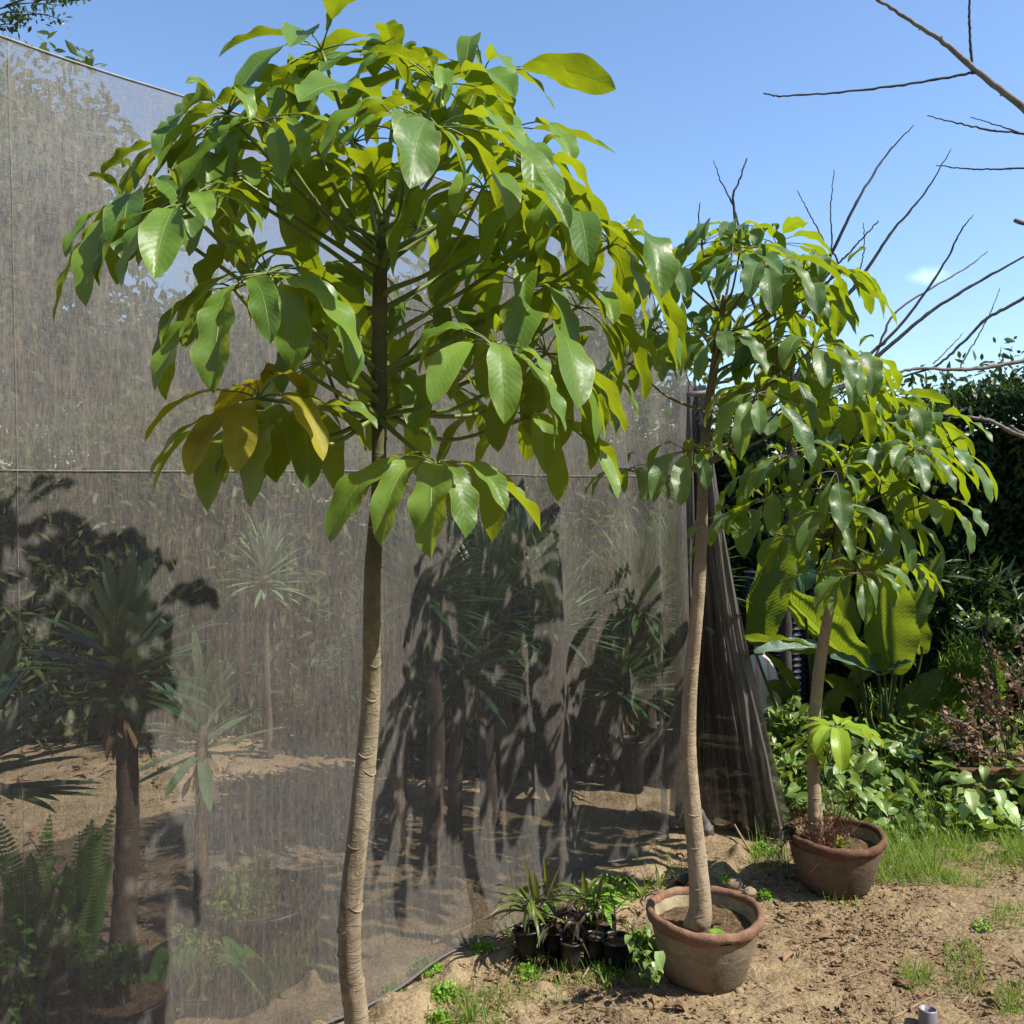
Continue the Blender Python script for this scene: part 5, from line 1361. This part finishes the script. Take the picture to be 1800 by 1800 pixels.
ground_plant('droopy striped seedling in front of the leftmost small pot', 945, 1690, 12, 0.09, 0.010, 'crotonish', 12, 0.8)
ground_plant('leafy seedling pushing between the middle small pots', 1030, 1660, 14, 0.10, 0.018, 'cover', 13, 1.2)
ground_plant('wispy grass seedling leaning on the net behind the small pots', 1000, 1600, 12, 0.13, 0.006, 'grass', 14, 1.5)
ground_plant('broad leaved green seedling by the larger black pot', 1110, 1690, 12, 0.08, 0.026, 'cover', 15, 1.2)
ground_plant('dark purple seedling tucked behind the second trunk', 1200, 1560, 14, 0.07, 0.026, 'purple', 3, 0.7)
ground_plant('dark leaved seedling at the net foot behind the small pots', 1090, 1560, 12, 0.07, 0.026, 'purple', 4, 0.6)
ground_plant('green seedling just right of the second trunk', 1275, 1560, 10, 0.06, 0.016, 'weed', 5)
ground_plant('purple leaved seedling near the rim of the pale pot', 1045, 1600, 10, 0.06, 0.026, 'purple', 6, 0.6)
ground_plant('grassy tuft sprouting below the foremost small pot', 1065, 1742, 10, 0.08, 0.004, 'grass', 7)
ground_plant('grass like seedling at the foot of the pale pot', 1130, 1745, 8, 0.08, 0.005, 'grass', 8)
ground_plant('single long grass blade plant at the bottom left of the soil', 825, 1795, 10, 0.12, 0.007, 'grass', 9)

def vine():
    c = gat(1140, 1740); root = thing('heart_leaf_vine', 'green vine with heart leaves climbing the side of the pale terracotta pot', 'vine', tuple(c))
    st = MB(); lf = MB(); g = np.random.default_rng(3)
    for k in range(7):
        e = at(g.uniform(1095, 1160), g.uniform(1600, 1690), 2.70)
        q = spline([c + g.normal(0, 0.02, 3) * [1, 1, 0], (c + e) / 2 + g.normal(0, 0.015, 3), e], 14); tube(st, q, 0.0012, 4)
        i = g.integers(3, 14, 6)
        for j in i:
            ribbons(lf, q[j], g.normal(0, 0.6, 3) + [0, -0.7, 0.1], g.uniform(0.022, 0.04), 0.024, droop=0.6, fold=0.2, kind='heart', nu=5, nv=6)
    st.build('stems', M['stalk'], root); lf.build('leaves', M['cover'], root)
    q = at(1158, 1672, 2.62); mb = MB(); ribbons(mb, q, (0.1, -0.5, -0.8), 0.05, 0.034, droop=0.4, fold=0.15, kind='heart', nu=5, nv=7)
    mb.build('pale_leaf', M['variegated'], root)['label'] = 'single pale heart shaped leaf catching the sun'
vine()

# growth in the large pots
def pot_growth():
    g = np.random.default_rng(4)
    c = S2 + [0.06, -0.02, 0.0]
    root = thing('pot_seedling', 'tiny two leaved seedling in the soil of the pale terracotta pot', 'seedling', tuple(c))
    mb = MB(); tube(mb, [c, c + [0.005, 0, 0.03], c + [0.0, 0, 0.055]], 0.0011, 5, 8); mb.build('stem', M['stalk'], root)
    mb = MB(); ribbons(mb, c + [0, 0, 0.05], [(-0.7, -0.3, 0.9), (0.4, -0.5, 0.6), (0.7, 0.2, -0.2)], 0.028, 0.013, droop=0.3, nu=5, nv=7); mb.build('leaves', M['cover'], root)
    c = S2 + [0.02, -0.07, 0.004]
    root = thing('pot_weed', 'low yellowish rosette beside the trunk in the pale terracotta pot', 'weed', tuple(c))
    th = np.linspace(0, 6.28, 14); mb = MB(); ribbons(mb, c, np.stack([np.cos(th), np.sin(th), 0.5 + 0 * th], -1), 0.026, 0.010, droop=0.4, nu=3, nv=6); mb.build('leaves', M['weed'], root)
    # tangle and arrowhead leaves in the dark pot
    c = S3 + [-0.06, 0.0, 0.0]
    root = thing('dead_weed_tangle', 'dry brown tangle of weeds around the shortest trunk in the dark pot', 'weed', tuple(c))
    mb = MB()
    for k in range(260):
        a = c + g.normal(0, 0.042, 3) * [1.2, 1, 0.1]; d = g.normal(0, 0.05, 3) + [0, 0, 0.09]
        tube(mb, [a, a + d * 0.6 + g.normal(0, 0.015, 3), a + d + g.normal(0, 0.02, 3)], 0.0009, 3, 6, cap=False)
    mb.build('dry_stems', M['rust'], root)
    mb = MB(); leaf_cloud(mb, c + g.normal(0, 0.045, (260, 3)) * [1.1, 1, 0.8] + [0, 0, 0.05], 0.018, 0.4); mb.build('dry_leaves', M['dry'], root)
    c2 = S3 + [0.0, -0.06, 0.0]
    root = thing('arrowhead_plant', 'small bright ribbed leaf plant at the front of the dark pot soil', 'plant', tuple(c2))
    mb = MB(); ribbons(mb, [c2 + [0, 0, 0.01]] * 6, [(-0.3, -0.4, 1), (0.5, -0.3, 1), (0.9, 0.0, 0.8), (-0.1, -0.8, 0.6), (0.2, -0.6, 1), (0.7, -0.5, 0.5)], [0.07, 0.05, 0.06, 0.04, 0.045, 0.04], [0.026, 0.02, 0.022, 0.02, 0.02, 0.02], droop=0.2, fold=0.3, kind='heart', nu=5, nv=8)
    mb.build('leaves', M['leaf_young'], root)
    c3 = S3 + [0.02, 0.04, 0.0]
    root = thing('arrowhead_plant', 'pale green broad leaves reaching over the back rim of the dark pot', 'plant', tuple(c3))
    lf = MB(); st = MB()
    for (px, py, L) in ((1490, 1378, 0.075), (1500, 1395, 0.08), (1520, 1392, 0.06), (1475, 1370, 0.07), (1512, 1410, 0.07), (1485, 1400, 0.06), (1530, 1408, 0.07), (1462, 1388, 0.06)):
        q = at(px, py - 8, 3.55); ribbons(lf, q, (g.normal(0.2, 0.4), -0.7, -0.1), L, L * 0.55, droop=0.6, fold=0.2, wave=0.04, kind='heart', nu=5, nv=8)
        tube(st, [c3, (c3 + q) / 2 + [0, 0, 0.02], q], 0.0013, 4, 6)
    lf.build('leaves', M['cover'], root); st.build('stems', M['stalk'], root)
    # dark trailing weed over the left lip
    c4 = S3 + [-0.15, -0.03, 0.02]
    root = thing('trailing_weed', 'dark wiry weed hanging over the left lip of the dark pot', 'weed', tuple(c4))
    st = MB(); lf = MB()
    for k in range(16):
        e = c4 + [g.uniform(-0.16, 0.0), g.uniform(-0.08, 0.02), g.uniform(-0.16, 0.06)]
        q = spline([c4, c4 + [-0.04, -0.01, 0.05] + g.normal(0, 0.01, 3), e], 12); tube(st, q, 0.0009, 4)
        leaf_cloud(lf, q[g.integers(3, 12, 8)], 0.013, 0.6)
    st.build('stems', M['twig_dark'], root); lf.build('leaves', M['hedge'], root)
pot_growth()

# ------------------------------------------------------------------ litter, sticks, stones, pipe
def dry_leaf(label, px, py, L, seed, mat='dry'):
    c = gat(px, py); g = np.random.default_rng(seed)
    mb = MB(); th = g.uniform(0, 6.28)
    ribbons(mb, c + [-math.cos(th) * L / 2, -math.sin(th) * L / 2, 0.006], (math.cos(th), math.sin(th), 0.35), L, L * 0.5, droop=0.6, fold=0.8, wave=0.16, freq=1.7, twist=g.normal(0, 0.6), kind='lance', nu=9, nv=14)
    o = mb.build('dry_leaf', M[mat], None, True, c); md = o.modifiers.new('thickness', 'SOLIDIFY'); md.thickness = 0.0006
    tag(o, label, 'dry leaf', 'curled dry leaves on the soil')
for k, a in enumerate([('large curled brown leaf lying left of the foremost small pot', 905, 1690, 0.085), ('crumpled dark leaf against the base of the leftmost small pot', 945, 1698, 0.075),
        ('crumpled leaf on the soil below the foremost small pot', 985, 1720, 0.06), ('brown leaf in the grass at the foot of the small pots', 1030, 1748, 0.06), ('dark brown curled leaf below the pale terracotta pot', 1190, 1785, 0.075),
        ('upright torn leaf left of the dark curled one', 1145, 1775, 0.05), ('flat pale dry leaf on open soil right of the pale pot', 1447, 1652, 0.075), ('bent brown leaf on open soil below the flat pale one', 1385, 1690, 0.07),
        ('thin folded leaf near the left of the open soil', 1375, 1618, 0.06), ('small rusty leaf in the middle of the open soil', 1525, 1642, 0.04), ('rolled dark leaf near the scattered grass tuft', 1590, 1735, 0.07),
        ('brown leaf below the nearest net hem', 865, 1772, 0.06), ('pale leaf scrap by the pipe end', 1480, 1780, 0.05), ('dry leaf near the lower right corner', 1745, 1768, 0.06), ('curled leaf beside the right edge of the frame', 1785, 1700, 0.05)]):
    dry_leaf(a[0], a[1], a[2], a[3], k)

def stick(label, pts, r_, mat='stick', lift=0.004, seed=0):
    g = np.random.default_rng(seed)
    q = np.array([gat(px, py) + [0, 0, lift + (p3 if (p3 := (e[0] if e else 0)) else 0)] for px, py, *e in pts])
    mb = MB(); tube(mb, q, np.linspace(r_, r_ * 0.6, len(q)), 6, max(12, len(q) * 6), rough=0.05)
    o = mb.build('stick', M[mat], None, True, q[0]); tag(o, label, 'stick', 'dry sticks on the soil')
stick('long thin stick lying below the small pots', [(1010, 1765), (1090, 1778), (1175, 1782), (1240, 1790)], 0.0022)
stick('pale stick running towards the net foot under the small plants', [(760, 1660), (830, 1628), (900, 1592), (950, 1575)], 0.006)
stick('curved straw right of the pale terracotta pot', [(1340, 1795), (1375, 1770), (1385, 1735), (1378, 1715)], 0.0017)
stick('long curved straw in the middle of the open soil', [(1450, 1735), (1520, 1710), (1560, 1700), (1600, 1675)], 0.0016)
stick('straw lying at the foot of the pipe', [(1570, 1792), (1615, 1765), (1650, 1745), (1680, 1735)], 0.0022)
stick('thin dark twig across the open soil', [(1460, 1610), (1510, 1635), (1580, 1642), (1660, 1650), (1720, 1662)], 0.0018, 'twig_light')
stick('short thick stick leaning at the bundled net', [(1324, 1505), (1308, 1490, 0.02), (1291, 1472, 0.05)], 0.006)
stick('pale leaning stake in front of the small pots', [(1022, 1722), (1042, 1700, 0.02), (1062, 1680, 0.06)], 0.003)
stick('two pronged straw at the right edge of the soil', [(1745, 1622), (1775, 1612), (1810, 1608)], 0.002)
stick('dark twig right of the pale pot base', [(1305, 1712), (1340, 1740), (1378, 1760)], 0.002, 'twig_light')
stick('straw near the lower right tuft', [(1690, 1762), (1702, 1748), (1712, 1738)], 0.0022)
stick('thin bleached straw at the bottom edge', [(950, 1800), (1000, 1775), (1040, 1762)], 0.0018)

def litter():
    g = np.random.default_rng(77)
    p, _ = area_pts(12000, 560, 1900, 1500, 1900, 21)
    dn = (p[:, 0] + 0.55) * 0.747 - (p[:, 1] - 2.63) * 0.665
    p = p[dn > 0.02]; n = len(p)
    dens = fbm(p[:, 0] * 3.5, p[:, 1] * 3.5, 3) + g.normal(0, 0.35, n) > -0.1; p = p[dens]; n = len(p)
    D = g.normal(0, 1, (n, 3)); D[:, 2] = np.abs(D[:, 2]) * 0.25
    mb = MB(); L = g.uniform(0.006, 0.024, n) * np.where(g.random(n) < 0.12, 2.0, 1)
    ribbons(mb, p + [0, 0, 0.004], D, L, L * g.uniform(0.25, 0.6, n), droop=g.uniform(0, 0.8, n), fold=g.uniform(0, 0.9, n), wave=0.25, twist=g.normal(0, 0.9, n), kind='lance', nu=3, nv=7, rag=0.12, rnd=g.random(n))
    tag(mb.build('leaf_litter', M['dry']), 'fine brown leaf crumbs strewn over the sandy soil', 'leaf litter', None, 'stuff')
    p, _ = area_pts(4200, 560, 1900, 1480, 1900, 22); dn = (p[:, 0] + 0.55) * 0.747 - (p[:, 1] - 2.63) * 0.665; p = p[dn > 0.02]; n = len(p)
    D = g.normal(0, 1, (n, 3)); D[:, 2] = g.uniform(-0.02, 0.12, n)
    mb = MB(); ribbons(mb, p + [0, 0, 0.005], D, g.uniform(0.015, 0.07, n), g.uniform(0.0008, 0.002, n), droop=g.uniform(-0.1, 0.1, n), twist=1.0, kind='strap', nu=2, nv=4, rnd=g.random(n))
    tag(mb.build('straw_litter', M['straw']), 'short straws and fibres strewn over the sandy soil', 'straw', None, 'stuff')
    # behind the net: dead leaves
    n = 5200; X = g.uniform(-4.5, 1.0, n); Y = g.uniform(2.2, 6.2, n); dn = (X + 0.55) * 0.747 - (Y - 2.63) * 0.665; k = dn < -0.1
    p = np.stack([X, Y, gz(X, Y) + 0.004], -1)[k]; n = len(p); pat = fbm(p[:, 0] * 1.4, p[:, 1] * 1.4, 2) > -0.2; p = p[pat]; n = len(p)
    D = g.normal(0, 1, (n, 3)); D[:, 2] = np.abs(D[:, 2]) * 0.3
    mb = MB(); L = g.uniform(0.02, 0.08, n); ribbons(mb, p, D, L, L * 0.35, droop=0.2, fold=0.4, twist=g.normal(0, 0.5, n), kind='lance', nu=3, nv=5)
    tag(mb.build('leaf_litter', M['dry']), 'dead leaves covering the ground behind the net', 'leaf litter', None, 'stuff')
litter()

def stones():
    g = np.random.default_rng(5)
    ico = [(0,0,1)]
    def rock_mb(mb, c, r_, sq=0.6):
        nth, nph = 9, 7
        ph = np.linspace(0.02, math.pi - 0.02, nph); th = np.linspace(0, 6.283, nth, endpoint=False)
        d = np.stack([np.sin(ph)[:, None] * np.cos(th), np.sin(ph)[:, None] * np.sin(th), np.cos(ph)[:, None] + 0 * th], -1)
        rr = r_ * (1 + g.normal(0, 0.13, (nph, nth)))
        V = c + d[::-1] * rr[..., None] * np.array([1, g.uniform(0.6, 1), sq])
        mb.grid(V[None], np.zeros((1, nph, nth, 2)), [g.random()], close=True)
    mb = MB()
    p, _ = area_pts(1300, 560, 1900, 1500, 1900, 31); dn = (p[:, 0] + 0.55) * 0.747 - (p[:, 1] - 2.63) * 0.665
    p = p[dn > 0.03]
    for q in p: rock_mb(mb, q + [0, 0, 0.001], g.uniform(0.002, 0.0055) * (1.8 if g.random() < 0.08 else 1))
    tag(mb.build('gravel', M['rock'], None, False), 'little clods and pebbles scattered over the soil', 'pebbles', None, 'stuff')
    for (lab, px, py, r_) in [('squarish pale stone near the nearest trunk', 722, 1740, 0.017), ('rounded pale stone below the foremost small pot', 968, 1740, 0.020), ('small white pebble left of the pale stone', 920, 1742, 0.012),
                              ('pale stone touching the foot of the pale pot', 1300, 1750, 0.016), ('flat stone under the net hem', 803, 1660, 0.026), ('lumpy clod behind the pale pot', 1290, 1560, 0.035), ('rounded clod between the two large pots', 1318, 1572, 0.026),
                              ('small stone beside the lime green weed', 905, 1655, 0.015), ('pebble close to the dark pot base', 1478, 1590, 0.010), ('grey stone in the grass at the bottom edge', 915, 1775, 0.014)]:
        c = gat(px, py); mb = MB(); rock_mb(mb, c + [0, 0, r_ * 0.25], r_, 0.65)
        o = mb.build('stone', M['rock'], None, False, c); sub = o.modifiers.new('soft', 'SUBSURF'); sub.levels = 1; sub.render_levels = 2
        tag(o, lab, 'stone', 'stones and clods on the soil')
stones()
def pipe():
    c = at(1631, 1800, 2.62); b = np.array([c[0], c[1], 0.0]); ax = nrm(np.array([0.04, 0.10, 1.0]))
    root = thing('pipe_stub', 'short grey plastic pipe standing out of the soil at the bottom edge', 'pipe', tuple(b))
    th = np.linspace(0, 6.283, 24, endpoint=False); R0, R1 = 0.025, 0.0215; hh = 0.045
    e1 = nrm(np.cross(ax, [0, 1, 0])); e2 = np.cross(ax, e1)
    rings = [(R0, -0.05), (R0, hh * 0.9), (R0 - 0.0006, hh), (R1, hh), (R1, -0.02)]
    V = np.array([[b + ax * z + r_ * (e1 * math.cos(t) - e2 * math.sin(t)) for t in th] for r_, z in rings])
    mb = MB(); mb.grid(V[None], np.zeros(V.shape[:2] + (2,))[None], [0.5], close=True); mb.build('pipe_wall', M['pipe'], root)
    mb = MB(); tube(mb, [b + [-0.06, -0.03, -0.005], b + [0.0, -0.045, 0.004], b + [0.07, -0.03, -0.005]], 0.006, 6, 10, rough=0.15)
    mb.build('soil_lip', M['potsoil'], root)
pipe()
